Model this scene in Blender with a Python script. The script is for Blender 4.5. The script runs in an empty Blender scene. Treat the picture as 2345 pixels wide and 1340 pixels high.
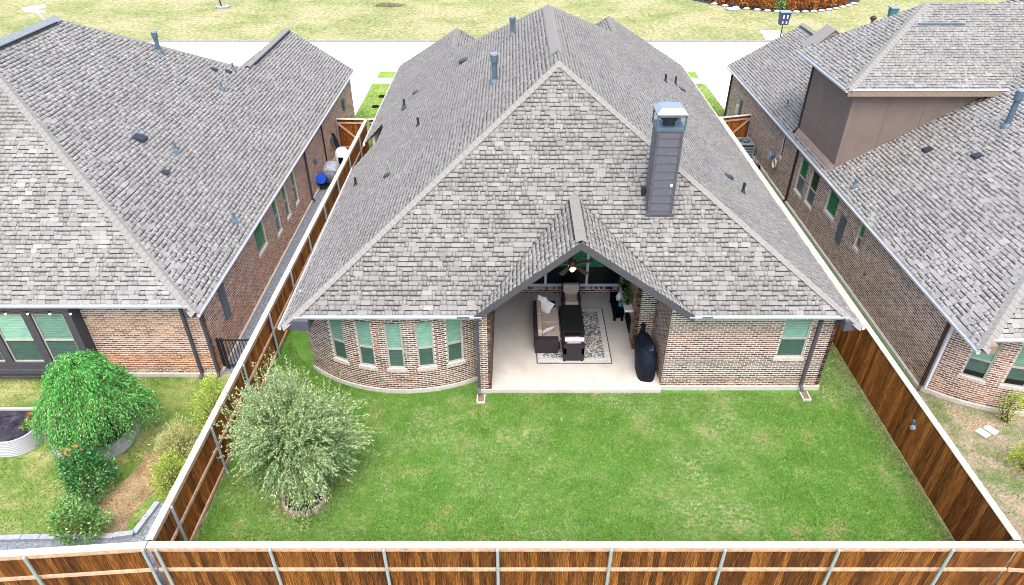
import bpy, math, random
import numpy as np
from mathutils import Matrix, Vector

random.seed(7)
RNG = np.random.default_rng(7)
SC = bpy.context.scene
COL = SC.collection

# ------------------------------------------------------------------ camera, sky, sun, exposure
cam_d = bpy.data.cameras.new('camera')
cam_d.sensor_width = 36.0
cam_d.lens = 24.0
cam_d.clip_end = 1000
CAM = bpy.data.objects.new('camera', cam_d)
COL.objects.link(CAM)
CAM.location = (0, 0, 14.6)
CAM.rotation_euler = (math.radians(90 - 34.6), 0, 0)
SC.camera = CAM

SUN_EL, SUN_AZ = math.radians(66), math.radians(176)      # azimuth clockwise from +Y
W = bpy.data.worlds.new('World')
SC.world = W
W.use_nodes = True
_nt = W.node_tree
_sky = _nt.nodes.new('ShaderNodeTexSky')
_sky.sky_type = 'NISHITA'
_sky.sun_disc = False
_sky.sun_elevation = SUN_EL
_sky.sun_rotation = SUN_AZ
_sky.air_density = 1.0
_sky.dust_density = 3.0
_sky.ozone_density = 0.6
_bg = _nt.nodes['Background']
_nt.links.new(_sky.outputs[0], _bg.inputs[0])
_bg.inputs[1].default_value = 0.15
sun_d = bpy.data.lights.new('sun', 'SUN')
sun_d.energy = 1.3
sun_d.angle = math.radians(60)
sun_d.color = (1.0, 0.93, 0.82)
SUN = bpy.data.objects.new('sun', sun_d)
COL.objects.link(SUN)
_sd = Vector((math.sin(SUN_AZ) * math.cos(SUN_EL), math.cos(SUN_AZ) * math.cos(SUN_EL), math.sin(SUN_EL)))
SUN.rotation_euler = _sd.to_track_quat('Z', 'Y').to_euler()
SUN.location = (0, 0, 60)
SC.cycles.filter_width = 1.0
SC.view_settings.view_transform = 'Standard'
SC.view_settings.look = 'None'
SC.view_settings.gamma = 1
SC.view_settings.use_curve_mapping = False
SC.view_settings.exposure = 1.75

# ------------------------------------------------------------------ materials
def new_mat(name, rough=0.8, spec=0.3, metal=0.0):
    m = bpy.data.materials.new(name)
    m.use_nodes = True
    nt = m.node_tree
    b = nt.nodes['Principled BSDF']
    b.inputs['Roughness'].default_value = rough
    b.inputs['Specular IOR Level'].default_value = spec
    b.inputs['Metallic'].default_value = metal
    return m, nt, b

def nd(nt, t, **kw):
    n = nt.nodes.new(t)
    for k, v in kw.items():
        if k in n.inputs:
            n.inputs[k].default_value = v
        else:
            setattr(n, k, v)
    return n

def ramp(nt, stops, interp='LINEAR'):
    r = nt.nodes.new('ShaderNodeValToRGB')
    r.color_ramp.interpolation = interp
    e = r.color_ramp.elements
    while len(e) < len(stops):
        e.new(0.5)
    for el, (p, c) in zip(e, stops):
        el.position = p
        el.color = (*c, 1) if len(c) == 3 else c
    return r

def pos(nt, scale=(1, 1, 1), loc=(0, 0, 0)):
    g = nt.nodes.new('ShaderNodeNewGeometry')
    mp = nt.nodes.new('ShaderNodeMapping')
    mp.inputs['Scale'].default_value = scale
    mp.inputs['Location'].default_value = loc
    nt.links.new(g.outputs['Position'], mp.inputs['Vector'])
    return mp.outputs[0]

def noise(nt, scale, detail=3, vec=None, rough=0.6):
    n = nt.nodes.new('ShaderNodeTexNoise')
    n.inputs['Scale'].default_value = scale
    n.inputs['Detail'].default_value = detail
    n.inputs['Roughness'].default_value = rough
    nt.links.new(vec if vec is not None else pos(nt), n.inputs['Vector'])
    return n.outputs['Fac']

def mixc(nt, fac, a, b, mode='MIX'):
    m = nt.nodes.new('ShaderNodeMix')
    m.data_type = 'RGBA'
    m.blend_type = mode
    for s, v in ((m.inputs[0], fac), (m.inputs[6], a), (m.inputs[7], b)):
        if isinstance(v, (int, float)):
            s.default_value = v
        elif isinstance(v, tuple):
            s.default_value = (*v, 1)
        else:
            nt.links.new(v, s)
    return m.outputs[2]

def bump(nt, b, h, strength=0.4, dist=0.02):
    bp = nt.nodes.new('ShaderNodeBump')
    bp.inputs['Strength'].default_value = strength
    bp.inputs['Distance'].default_value = dist
    nt.links.new(h, bp.inputs['Height'])
    nt.links.new(bp.outputs[0], b.inputs['Normal'])

def mat_plain(name, col, rough=0.8, spec=0.3, metal=0.0, var=0.18, scale=6.0, bmp=0.0):
    m, nt, b = new_mat(name, rough, spec, metal)
    n = noise(nt, scale, 5)
    lo = tuple(c * (1 - var) for c in col)
    hi = tuple(min(1, c * (1 + var)) for c in col)
    r = ramp(nt, [(0.3, lo), (0.7, hi)])
    nt.links.new(n, r.inputs[0])
    nt.links.new(r.outputs[0], b.inputs['Base Color'])
    if bmp:
        bump(nt, b, noise(nt, scale * 6, 4), bmp)
    return m

def rnd_out(nt, per_object):
    if per_object:
        return nt.nodes.new('ShaderNodeObjectInfo').outputs['Random']
    return nt.nodes.new('ShaderNodeNewGeometry').outputs['Random Per Island']

def pair(fn):
    return fn(False), fn(True)

def mk_shingle(name, tint=(1, 1, 1), gain=1.0):
    def f(per):
        m, nt, b = new_mat(name + ('_single' if per else ''), 0.95, 0.15)
        st = [(0.0, 0.27), (0.25, 0.315), (0.6, 0.335), (0.92, 0.36), (1.0, 0.40)]
        r = ramp(nt, [(p, tuple(min(.85, v * gain * t) for t in tint)) for p, v in st])
        nt.links.new(rnd_out(nt, per), r.inputs[0])
        g = ramp(nt, [(0.3, (0.62,) * 3), (0.72, (1.12,) * 3)])
        nt.links.new(noise(nt, 55, 4, rough=0.75), g.inputs[0])
        c = mixc(nt, 1.0, r.outputs[0], g.outputs[0], 'MULTIPLY')
        g2 = ramp(nt, [(0.3, (0.88,) * 3), (0.7, (1.06, 1.06, 1.05))])
        nt.links.new(noise(nt, 0.55, 3), g2.inputs[0])
        c = mixc(nt, 1.0, c, g2.outputs[0], 'MULTIPLY')
        nt.links.new(c, b.inputs['Base Color'])
        return m
    return pair(f)

def mk_brick(name, cols):
    def f(per):
        m, nt, b = new_mat(name + ('_single' if per else ''), 0.9, 0.2)
        r = ramp(nt, [(i / (len(cols) - 1), c) for i, c in enumerate(cols)])
        nt.links.new(rnd_out(nt, per), r.inputs[0])
        g = ramp(nt, [(0.3, (0.6,) * 3), (0.7, (1.2,) * 3)])
        nt.links.new(noise(nt, 28, 4, rough=0.7), g.inputs[0])
        nt.links.new(mixc(nt, 1.0, r.outputs[0], g.outputs[0], 'MULTIPLY'), b.inputs['Base Color'])
        return m
    return pair(f)

def mk_wood(name, dark, mid, light, per=True, gain=1.0):
    m, nt, b = new_mat(name, 0.75, 0.25)
    v = pos(nt, (30, 30, 0.7))
    n1 = noise(nt, 2.2, 5, v, 0.7)
    rn = nt.nodes.new('ShaderNodeObjectInfo').outputs['Random']
    ma = nd(nt, 'ShaderNodeMath', operation='MULTIPLY_ADD')
    nt.links.new(rn, ma.inputs[0])
    ma.inputs[1].default_value = 0.16
    nt.links.new(n1, ma.inputs[2])
    sb = nd(nt, 'ShaderNodeMath', operation='SUBTRACT')
    nt.links.new(ma.outputs[0], sb.inputs[0])
    sb.inputs[1].default_value = 0.075
    r = ramp(nt, [(0.35, dark), (0.47, mid), (0.60, light), (0.70, tuple(min(1, c * k) for c, k in zip(light, (1.7, 2.2, 3.0))))])
    nt.links.new(sb.outputs[0], r.inputs[0])
    g = ramp(nt, [(0.36, (0.42,) * 3), (0.64, (1.3,) * 3)])
    nt.links.new(noise(nt, 1.0, 5, pos(nt, (70, 70, 5)), 0.75), g.inputs[0])
    nt.links.new(mixc(nt, 1.0, r.outputs[0], g.outputs[0], 'MULTIPLY'), b.inputs['Base Color'])
    return m

def mk_ground(name, stops, scale=0.7, fine=14.0, gmin=0.6, gmax=1.3, rough=0.95, detail=6, ff=70):
    m, nt, b = new_mat(name, rough, 0.1)
    r = ramp(nt, stops)
    nt.links.new(noise(nt, scale, detail, rough=0.68), r.inputs[0])
    g = ramp(nt, [(0.32, (gmin,) * 3), (0.68, (gmax,) * 3)])
    nt.links.new(noise(nt, fine, 4, rough=0.75), g.inputs[0])
    c = mixc(nt, 1.0, r.outputs[0], g.outputs[0], 'MULTIPLY')
    nt.links.new(c, b.inputs['Base Color'])
    bump(nt, b, noise(nt, ff, 3), 0.5, 0.03)
    return m

def mk_leaf(name, stops, patch=None, rough=0.55, trans=0.25):
    """leaf colour by leaf; patch=(scale, colour, lo, hi) mixes in dry patches by place"""
    m, nt, b = new_mat(name, rough, 0.12)
    r = ramp(nt, stops)
    nt.links.new(rnd_out(nt, False), r.inputs[0])
    c = r.outputs[0]
    if patch:
        for sc, col, lo, hi, *fine in patch:
            f = ramp(nt, [(lo, (0, 0, 0)), (hi, (1, 1, 1))])
            nt.links.new(noise(nt, sc, 5, rough=0.7), f.inputs[0])
            fo = f.outputs[0]
            if fine:
                f2 = ramp(nt, [(.42, (0, 0, 0)), (.58, (1, 1, 1))])
                nt.links.new(noise(nt, fine[0], 4, pos(nt, (1, 1.6, 1)), 0.75), f2.inputs[0])
                fo = mixc(nt, 1.0, fo, f2.outputs[0], 'MULTIPLY')
            c = mixc(nt, fo, c, col)
    nt.links.new(c, b.inputs['Base Color'])
    if trans:
        t = nt.nodes.new('ShaderNodeBsdfTranslucent')
        nt.links.new(c, t.inputs[0])
        mx = nt.nodes.new('ShaderNodeMixShader')
        mx.inputs[0].default_value = trans
        nt.links.new(b.outputs[0], mx.inputs[1])
        nt.links.new(t.outputs[0], mx.inputs[2])
        nt.links.new(mx.outputs[0], nt.nodes['Material Output'].inputs[0])
    return m

def mk_pane(name, c1, c2, rough=0.12, scale=(3, 3, 9)):
    m, nt, b = new_mat(name, rough, 0.5)
    r = ramp(nt, [(0.3, c1), (0.7, c2)])
    nt.links.new(noise(nt, 1.4, 3, pos(nt, scale)), r.inputs[0])
    g = ramp(nt, [(0.0, (.72,) * 3), (1.0, (1.18,) * 3)])
    nt.links.new(nt.nodes.new('ShaderNodeObjectInfo').outputs['Random'], g.inputs[0])
    w = nt.nodes.new('ShaderNodeTexWave')
    w.wave_type = 'BANDS'; w.bands_direction = 'Z'
    w.inputs['Scale'].default_value = 3.2; w.inputs['Distortion'].default_value = 2.5
    nt.links.new(pos(nt, (.4, .4, 1.6)), w.inputs['Vector'])
    g2 = ramp(nt, [(0.2, (.84,) * 3), (0.8, (1.08,) * 3)])
    nt.links.new(w.outputs['Fac'], g2.inputs[0])
    c = mixc(nt, 1.0, r.outputs[0], g.outputs[0], 'MULTIPLY')
    c = mixc(nt, 1.0, c, g2.outputs[0], 'MULTIPLY')
    nt.links.new(c, b.inputs['Base Color'])
    return m

SH_MAIN = mk_shingle('grey_shingle', (1.0, 0.96, 0.90), 0.70)
SH_SIDE = mk_shingle('pale_shingle', (1.0, 0.965, 0.91), 0.79)
BR_MAIN = mk_brick('brown_brick', [(.035, .02, .014), (.115, .06, .04), (.17, .092, .062), (.24, .15, .105), (.16, .066, .04), (.32, .22, .165), (.07, .042, .03)])
BR_LEFT = mk_brick('red_brick', [(.09, .032, .014), (.38, .125, .045), (.44, .21, .095), (.22, .08, .034), (.54, .32, .17), (.32, .105, .038), (.15, .07, .038)])
BR_RIGHT = mk_brick('rust_brick', [(.075, .038, .024), (.25, .12, .07), (.34, .19, .125), (.15, .072, .045), (.45, .29, .20), (.23, .098, .058), (.11, .06, .043)])
SH_BASE = mat_plain('shingle_undercourse', (0.035, 0.035, 0.036), 0.95, 0.1, var=0.3, scale=9)
SH_CAP = mat_plain('ridge_shingle', (0.20, 0.19, 0.176), 0.95, 0.15, var=0.2, scale=25)
MORTAR = mat_plain('mortar', (0.66, 0.60, 0.51), 0.95, 0.1, var=0.16, scale=7)
WHITE = mat_plain('white_paint', (0.55, 0.56, 0.585), 0.45, 0.4, var=0.05)
GREYTRIM = mat_plain('grey_trim', (0.062, 0.062, 0.07), 0.6, 0.3, var=0.2, scale=20)
DKTRIM = mat_plain('charcoal_trim', (0.058, 0.055, 0.065), 0.6, 0.3, var=0.25, scale=14)
SIDING = mat_plain('grey_siding', (0.095, 0.094, 0.113), 0.65, 0.3, var=0.1, scale=8)
SOFFIT = mat_plain('grey_soffit', (0.075, 0.075, 0.09), 0.7, 0.2, var=0.1)
TAUPE = mat_plain('taupe_siding', (0.165, 0.125, 0.105), 0.8, 0.2, var=0.08, scale=1.5, bmp=0.25)
TAN = mat_plain('tan_trim', (0.23, 0.17, 0.125), 0.7, 0.2, var=0.1)
BROWNMETAL = mat_plain('brown_downspout', (0.035, 0.018, 0.016), 0.5, 0.4, var=0.2)
CONC = mat_plain('concrete', (0.66, 0.64, 0.60), 0.9, 0.2, var=0.10, scale=2.2, bmp=0.15)
SLAB = mat_plain('slab_edge', (0.46, 0.43, 0.39), 0.9, 0.2, var=0.15, scale=7)
PATIO = mat_plain('patio_concrete', (0.47, 0.435, 0.385), 0.8, 0.25, var=0.12, scale=1.6)
FRAME = mat_plain('window_frame', (0.36, 0.335, 0.29), 0.5, 0.4, var=0.06)
SILLBRICK = mat_plain('pale_brick', (0.52, 0.46, 0.40), 0.9, 0.2, var=0.3, scale=16)
P_MINT = mk_pane('mint_blind_glass', (.15, .29, .215), (.23, .40, .305))
P_LOW = mk_pane('screened_glass', (.04, .08, .068), (.07, .125, .10), 0.3)
P_GREEN = mk_pane('shaded_blind_glass', (.006, .13, .05), (.02, .26, .11))  # deeper copy of the mint blind glass, with side-wall shade in the colour
P_SLATE = mk_pane('slate_glass', (.06, .085, .115), (.11, .14, .18), 0.3)
P_DARK = mk_pane('dark_glass', (.003, .003, .004), (.008, .008, .010), 0.35)
GALV = mat_plain('galvanised_steel', (0.34, 0.40, 0.45), 0.45, 0.5, 0.35, var=0.3, scale=40)
STEEL = mat_plain('brushed_steel', (0.30, 0.325, 0.35), 0.32, 0.5, 0.6, var=0.12, scale=12)
DKMETAL = mat_plain('dark_metal', (0.022, 0.026, 0.036), 0.5, 0.4, 0.2, var=0.3, scale=20)
BLUEMETAL = mat_plain('slate_blue_metal', (0.085, 0.125, 0.16), 0.5, 0.4, 0.2, var=0.3, scale=20)
W_OLD = mk_wood('fence_board', (.011, .003, .0008), (.10, .028, .0036), (.25, .085, .014))
W_INNER = mk_wood('fence_board_inner', (.02, .0055, .0012), (.18, .048, .0055), (.34, .115, .02))
W_SIDE = mk_wood('fence_board_side', (.018, .005, .0012), (.19, .052, .006), (.34, .115, .02))
W_RAIL = mat_plain('fence_rail', (0.47, 0.30, 0.205), 0.85, 0.2, var=0.3, scale=9)
W_CAP = mat_plain('fence_cap', (0.56, 0.46, 0.37), 0.85, 0.2, var=0.16, scale=5)
BLACK = mat_plain('black_void', (0.004, 0.004, 0.005), 0.9, 0.1, var=0.2)
BARK = mat_plain('bark', (0.12, 0.09, 0.065), 0.9, 0.1, var=0.3, scale=20)

LAWN = mk_ground('lawn_turf', [(.30, (.055, .135, .02)), (.55, (.10, .22, .04)), (.66, (.22, .23, .09)), (.78, (.34, .29, .15))], 0.9, 16)
YARD_L = mk_ground('patchy_turf', [(.30, (.06, .15, .025)), (.48, (.14, .22, .05)), (.58, (.30, .30, .13)), (.72, (.34, .29, .16))], 0.75, 14)
YARD_R = mk_ground('dry_turf', [(.30, (.06, .13, .03)), (.42, (.16, .18, .085)), (.52, (.29, .24, .175)), (.72, (.40, .26, .165))], 0.8, 14)
FIELD = mk_ground('field_turf', [(.28, (.12, .165, .05)), (.42, (.20, .22, .085)), (.58, (.29, .27, .14)), (.78, (.33, .285, .18))], 0.2, 3.2, 0.5, 1.38, ff=18)
VERGE = mk_ground('verge_turf', [(.3, (.12, .23, .03)), (.6, (.19, .29, .06)), (.8, (.34, .34, .15))], 0.6, 9)
GRAVEL = mk_ground('gravel', [(.3, (.11, .13, .165)), (.5, (.19, .21, .24)), (.7, (.32, .335, .35))], 9, 26, 0.5, 1.4)
SOIL = mk_ground('black_soil', [(.3, (.012, .010, .016)), (.6, (.05, .045, .06)), (.75, (.16, .14, .17))], 4, 18)

G_LAWN = mk_leaf('grass_blades', [(0, (.045, .13, .013)), (.4, (.098, .21, .027)), (.75, (.175, .28, .052)), (.93, (.22, .33, .075)), (1, (.50, .50, .27))],
                 [(0.28, (.60, .54, .36), .47, .64, 6.5), (4.5, (.52, .47, .29), .60, .70), (11, (.055, .165, .02), .57, .70)], 0.7, 0.2)
G_LEFT = mk_leaf('patchy_grass', [(0, (.07, .19, .02)), (.5, (.15, .28, .045)), (1, (.36, .41, .15))],
                 [(0.42, (.46, .46, .20), .46, .60), (1.3, (.40, .29, .17), .59, .68)], 0.7, 0.2)
G_RIGHT = mk_leaf('dry_grass', [(0, (.05, .15, .02)), (.5, (.11, .21, .045)), (1, (.34, .33, .15))],
                  [(0.6, (.38, .31, .22), .50, .60)], 0.7, 0.2)

# ------------------------------------------------------------------ object helpers
WL = {}                                    # world location of each parent

def tag(o, label=None, cat=None, group=None, kind=None):
    if label: o['label'] = label
    if cat: o['category'] = cat
    if group: o['group'] = group
    if kind: o['kind'] = kind
    return o

def thing(name, loc, label, cat, group=None):
    o = bpy.data.objects.new(name, None)
    o.empty_display_size = 0.2
    COL.objects.link(o)
    o.location = loc
    WL[o.name] = Vector(loc)
    return tag(o, label, cat, group)

def mesh_obj(name, verts, faces, mat, parent=None, smooth=False, kind=None):
    off = WL.get(parent.name, Vector()) if parent else Vector()
    me = bpy.data.meshes.new(name)
    me.from_pydata([(v[0] - off.x, v[1] - off.y, v[2] - off.z) for v in verts], [], faces)
    me.update()
    if smooth:
        me.polygons.foreach_set('use_smooth', [True] * len(me.polygons))
    if mat is not None:
        me.materials.append(mat)
    o = bpy.data.objects.new(name, me)
    COL.objects.link(o)
    if parent:
        o.parent = parent
        WL[o.name] = off
    if kind:
        o['kind'] = kind
    return o

def np_mesh(name, V, F4, mat, parent=None, kind=None):
    """V (N,3) floats in world space, F4 (M,4) quads or (M,3) tris"""
    off = WL.get(parent.name, Vector()) if parent else Vector()
    V = np.asarray(V, np.float32) - np.array(off, np.float32)
    F4 = np.asarray(F4, np.int32)
    me = bpy.data.meshes.new(name)
    k = F4.shape[1]
    me.vertices.add(len(V))
    me.vertices.foreach_set('co', V.ravel())
    me.loops.add(F4.size)
    me.loops.foreach_set('vertex_index', F4.ravel())
    me.polygons.add(len(F4))
    me.polygons.foreach_set('loop_start', np.arange(0, F4.size, k, dtype=np.int32))
    me.update(calc_edges=True)
    me.validate()
    me.materials.append(mat)
    o = bpy.data.objects.new(name, me)
    COL.objects.link(o)
    if parent:
        o.parent = parent
        WL[o.name] = off
    if kind:
        o['kind'] = kind
    return o

class MB:
    def __init__(s):
        s.v = []; s.f = []
    def add(s, vs, fs):
        n = len(s.v)
        s.v += [tuple(v) for v in vs]
        s.f += [tuple(i + n for i in f) for f in fs]
        return s
    def box(s, x0, y0, z0, x1, y1, z1):
        vs = [(x, y, z) for z in (z0, z1) for y in (y0, y1) for x in (x0, x1)]
        return s.add(vs, [(0, 2, 3, 1), (4, 5, 7, 6), (0, 1, 5, 4), (2, 6, 7, 3), (0, 4, 6, 2), (1, 3, 7, 5)])
    def obox(s, o, u, v, n):
        o, u, v, n = (Vector(a) for a in (o, u, v, n))
        vs = [o + u * a + v * b + n * c for c in (0, 1) for b in (0, 1) for a in (0, 1)]
        return s.add(vs, [(0, 2, 3, 1), (4, 5, 7, 6), (0, 1, 5, 4), (2, 6, 7, 3), (0, 4, 6, 2), (1, 3, 7, 5)])
    def bar(s, p0, p1, w, h, up=(0, 0, 1)):
        p0, p1 = Vector(p0), Vector(p1)
        d = p1 - p0
        sd = d.cross(Vector(up))
        if sd.length < 1e-6:
            sd = Vector((1, 0, 0))
        sd.normalize()
        u2 = sd.cross(d).normalized()
        return s.obox(p0 - sd * w / 2 - u2 * h / 2, sd * w, u2 * h, d)
    def tube(s, p0, p1, r0, r1=None, n=10, caps=True):
        r1 = r0 if r1 is None else r1
        p0, p1 = Vector(p0), Vector(p1)
        d = (p1 - p0).normalized()
        a = d.orthogonal().normalized()
        b = d.cross(a)
        vs = []
        for p, r in ((p0, r0), (p1, r1)):
            vs += [p + (a * math.cos(t) + b * math.sin(t)) * r for t in [2 * math.pi * i / n for i in range(n)]]
        fs = [(i, (i + 1) % n, n + (i + 1) % n, n + i) for i in range(n)]
        if caps:
            fs += [tuple(range(n - 1, -1, -1)), tuple(range(n, 2 * n))]
        return s.add(vs, fs)
    def lathe(s, c, prof, n=14, sx=1.0, sy=1.0):
        c = Vector(c)
        vs = []
        for r, z in prof:
            vs += [(c.x + sx * r * math.cos(2 * math.pi * i / n), c.y + sy * r * math.sin(2 * math.pi * i / n), c.z + z) for i in range(n)]
        fs = []
        for k in range(len(prof) - 1):
            fs += [(k * n + i, k * n + (i + 1) % n, (k + 1) * n + (i + 1) % n, (k + 1) * n + i) for i in range(n)]
        fs += [tuple(range(n - 1, -1, -1)), tuple(range((len(prof) - 1) * n, len(prof) * n))]
        return s.add(vs, fs)
    def prism(s, pts, d):
        """polygon of 3D points extruded by vector d"""
        n = len(pts)
        d = Vector(d)
        vs = [Vector(p) for p in pts] + [Vector(p) + d for p in pts]
        fs = [tuple(range(n - 1, -1, -1)), tuple(range(n, 2 * n))] + [(i, (i + 1) % n, n + (i + 1) % n, n + i) for i in range(n)]
        return s.add(vs, fs)
    def build(s, name, mat, parent=None, smooth=False, kind=None):
        return mesh_obj(name, s.v, s.f, mat, parent, smooth, kind)

def rbox(name, x0, y0, z0, x1, y1, z1, mat, parent=None, r=0.05, seg=3, puff=0.0):
    """rounded (optionally puffed) box, for cushions and upholstery"""
    mb = MB().box(x0, y0, z0, x1, y1, z1)
    o = mb.build(name, mat, parent)
    m = o.modifiers.new('bevel', 'BEVEL')
    m.width = r; m.segments = seg
    if puff:
        s = o.modifiers.new('sub', 'SUBSURF')
        s.levels = s.render_levels = 1
    return o

# pieces laid into a surface: boxes o + a*u + b*v + c*n
PIECES = {}                                # (house name, kind) -> dict(parent, mats, list)
def piece(house, kind, mats, o, u, v, n):
    k = (house.name, kind)
    if k not in PIECES:
        PIECES[k] = dict(parent=house, mats=mats, L=[])
    PIECES[k]['L'].append((*o, *u, *v, *n))

def flush_pieces(limit=300):
    """the pieces that show largest become objects, the rest one mesh"""
    bpy.context.view_layer.update()
    dg = bpy.context.evaluated_depsgraph_get()
    cm = np.array(CAM.matrix_world.inverted())
    f = 24.0 / 36.0 * 1024
    unit = MB().box(0, 0, 0, 1, 1, 1)
    unit.f = [q for q in unit.f if q != (0, 2, 3, 1)]
    campos = CAM.matrix_world.translation
    todo = []
    for (hn, kind), d in PIECES.items():
        A = np.array(d['L'], float).reshape(-1, 4, 3)
        o, u, v, n = A[:, 0], A[:, 1], A[:, 2], A[:, 3]
        def pj(P):
            q = P @ cm[:3, :3].T + cm[:3, 3]
            return np.stack([512 + f * q[:, 0] / -q[:, 2], 292.5 - f * q[:, 1] / -q[:, 2]], 1)
        p0, p1, p2 = pj(o + n), pj(o + u + n), pj(o + v + n)
        a, b = p1 - p0, p2 - p0
        area = a[:, 0] * b[:, 1] - a[:, 1] * b[:, 0]
        area = np.abs(area)
        inside = (p0[:, 0] > 2) & (p0[:, 0] < 1022) & (p0[:, 1] > 2) & (p0[:, 1] < 583)
        area[~inside] = 0
        order = np.argsort(-area)
        mid = o + (u + v) / 2 + n * 1.5
        pick = []
        for i in order[:4000]:
            if len(pick) >= limit or area[i] <= 0:
                break
            t = Vector(mid[i])
            dr = t - campos
            L = dr.length
            hit, loc, *_ = SC.ray_cast(dg, campos, dr.normalized(), distance=L - 0.06)
            if not hit:
                pick.append(i)
        todo.append((kind, d, A, pick))
    for kind, d, A, pick in todo:
        par = d['parent']
        off = WL[par.name]
        me = bpy.data.meshes.new(kind)
        me.from_pydata(unit.v, [], unit.f)
        me.materials.append(d['mats'][1])
        for i in pick:
            o, u, v, n = A[i]
            ob = bpy.data.objects.new(kind, me)
            ob.parent = par
            ob.matrix_basis = Matrix(((u[0], v[0], n[0], o[0] - off.x), (u[1], v[1], n[1], o[1] - off.y), (u[2], v[2], n[2], o[2] - off.z), (0, 0, 0, 1)))
            COL.objects.link(ob)
        rest = np.ones(len(A), bool)
        rest[pick] = False
        B = A[rest]
        o, u, v, n = B[:, 0], B[:, 1], B[:, 2], B[:, 3]
        V = np.stack([o + a * u + b * v + c * n for c in (0, 1) for b in (0, 1) for a in (0, 1)], 1).reshape(-1, 3)
        F = np.array([(4, 5, 7, 6), (0, 1, 5, 4), (2, 6, 7, 3), (0, 4, 6, 2), (1, 3, 7, 5)])
        F = (F[None] + (np.arange(len(B)) * 8)[:, None, None]).reshape(-1, 4)
        np_mesh(kind, V, F, d['mats'][0], par, 'stuff')

# ------------------------------------------------------------------ roofs
def plane_frame(P):
    """frame of a roof plane from its 3D corner points: along-eave U, up-slope V, normal N"""
    a, b, c = Vector(P[0]), Vector(P[1]), None
    nrm = Vector()
    for i in range(len(P)):
        p, q = Vector(P[i]), Vector(P[(i + 1) % len(P)])
        nrm += p.cross(q)
    nrm.normalize()
    if nrm.z < 0:
        nrm = -nrm
    V = (Vector((0, 0, 1)) - nrm * nrm.z).normalized()
    U = V.cross(nrm).normalized()
    return U, V, nrm

def roof_slope(house, P, mats, tabs=True, expo=0.143, thick=0.05, vmax=None):
    U, V, N = plane_frame(P)
    O = Vector(P[min(range(len(P)), key=lambda i: P[i][2])])
    mb = MB()
    n = len(P)
    top = [Vector(p) for p in P]
    bot = [p - Vector((0, 0, thick)) for p in top]
    nn = Vector()
    for i in range(n):
        nn += top[i].cross(top[(i + 1) % n])
    if nn.z > 0:
        mb.add(top + bot, [tuple(range(n)), tuple(range(2 * n - 1, n - 1, -1))] + [(i, n + i, n + (i + 1) % n, (i + 1) % n) for i in range(n)])
    else:
        mb.add(top + bot, [tuple(range(n - 1, -1, -1)), tuple(range(n, 2 * n))] + [(i, (i + 1) % n, n + (i + 1) % n, n + i) for i in range(n)])
    ob = mb.build('roof_slope', SH_BASE, house)
    if not tabs:
        return ob
    uv = [((p - O).dot(U), (p - O).dot(V)) for p in top]
    hi = max(q[1] for q in uv)
    k = 0
    v0 = -0.015
    while v0 < hi - 0.03:
        vm = v0 + expo * 0.5
        xs = []
        for i in range(n):
            (ua, va), (ub, vb) = uv[i], uv[(i + 1) % n]
            if (va <= vm) != (vb <= vm):
                xs.append(ua + (ub - ua) * (vm - va) / (vb - va))
        xs.sort()
        for a, b in zip(xs[::2], xs[1::2]):
            u = a - random.uniform(0, 0.25)
            while u < b:
                w = random.choice((0.08, 0.1, 0.12, 0.15, 0.18, 0.22, 0.28))
                s, e = max(u, a), min(u + w - 0.006, b)
                if e - s > 0.025:
                    gap = random.choice((0.004, 0.006, 0.02, 0.028, 0.034, 0.040))
                    h = random.choice((0.009, 0.012, 0.018))
                    o = O + U * s + V * v0 + N * 0.001
                    piece(house, 'shingle', mats, o, U * (e - s), V * (expo - gap), N * h)
                u += w
        v0 += expo
        k += 1
    return ob

def cap_strip(house, p0, p1, w0=0.17, drop=0.11, up=0.03, step=0.2, name='ridge_cap', mat=None):
    """continuous run of overlapping cap shingles along a hip or ridge"""
    p0, p1 = Vector(p0), Vector(p1)
    d = p1 - p0
    L = d.length
    d.normalize()
    sd = d.cross(Vector((0, 0, 1))).normalized()
    n = max(2, int(L / step))
    vs, fs = [], []
    for i in range(n):
        for t, r in ((i / n, 0.016), ((i + 0.98) / n, 0.0)):
            c = p0 + d * (L * t) + Vector((0, 0, up + r))
            vs += [c - sd * w0 - Vector((0, 0, drop)), c, c + sd * w0 - Vector((0, 0, drop))]
    m = 2 * n
    for i in range(m - 1):
        a, b = 3 * i, 3 * (i + 1)
        fs += [(a, b, b + 1, a + 1), (a + 1, b + 1, b + 2, a + 2)]
    return mesh_obj(name, vs, fs, mat or SH_CAP, house)

def gutter(house, p0, p1, out, mat=None, w=0.10, h=0.095):
    p0, p1, out = Vector(p0), Vector(p1), Vector(out).normalized()
    prof = [(0, 0), (0, -h), (w * 0.75, -h), (w, -h * 0.35), (w, 0.0), (w - 0.018, 0.0), (w - 0.018, -h * 0.3), (w * 0.7, -h + 0.015), (0.012, -h + 0.015), (0.012, 0)]
    mb = MB()
    mb.prism([p0 + out * a + Vector((0, 0, b)) for a, b in prof], p1 - p0)
    return mb.build('gutter', mat or WHITE, house)

def downspout(house, x, y, z1, z0, mat, kick=(0, -0.18), top=None):
    mb = MB()
    if top:
        mb.bar(top, (x, y, z1), 0.075, 0.06, (0, 1, 0))
    mb.bar((x, y, z1), (x, y, z0 + 0.1), 0.085, 0.065, (0, 1, 0))
    mb.bar((x, y, z0 + 0.13), (x + kick[0], y + kick[1], z0 + 0.03), 0.085, 0.065)
    return mb.build('downspout', mat, house)

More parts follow.
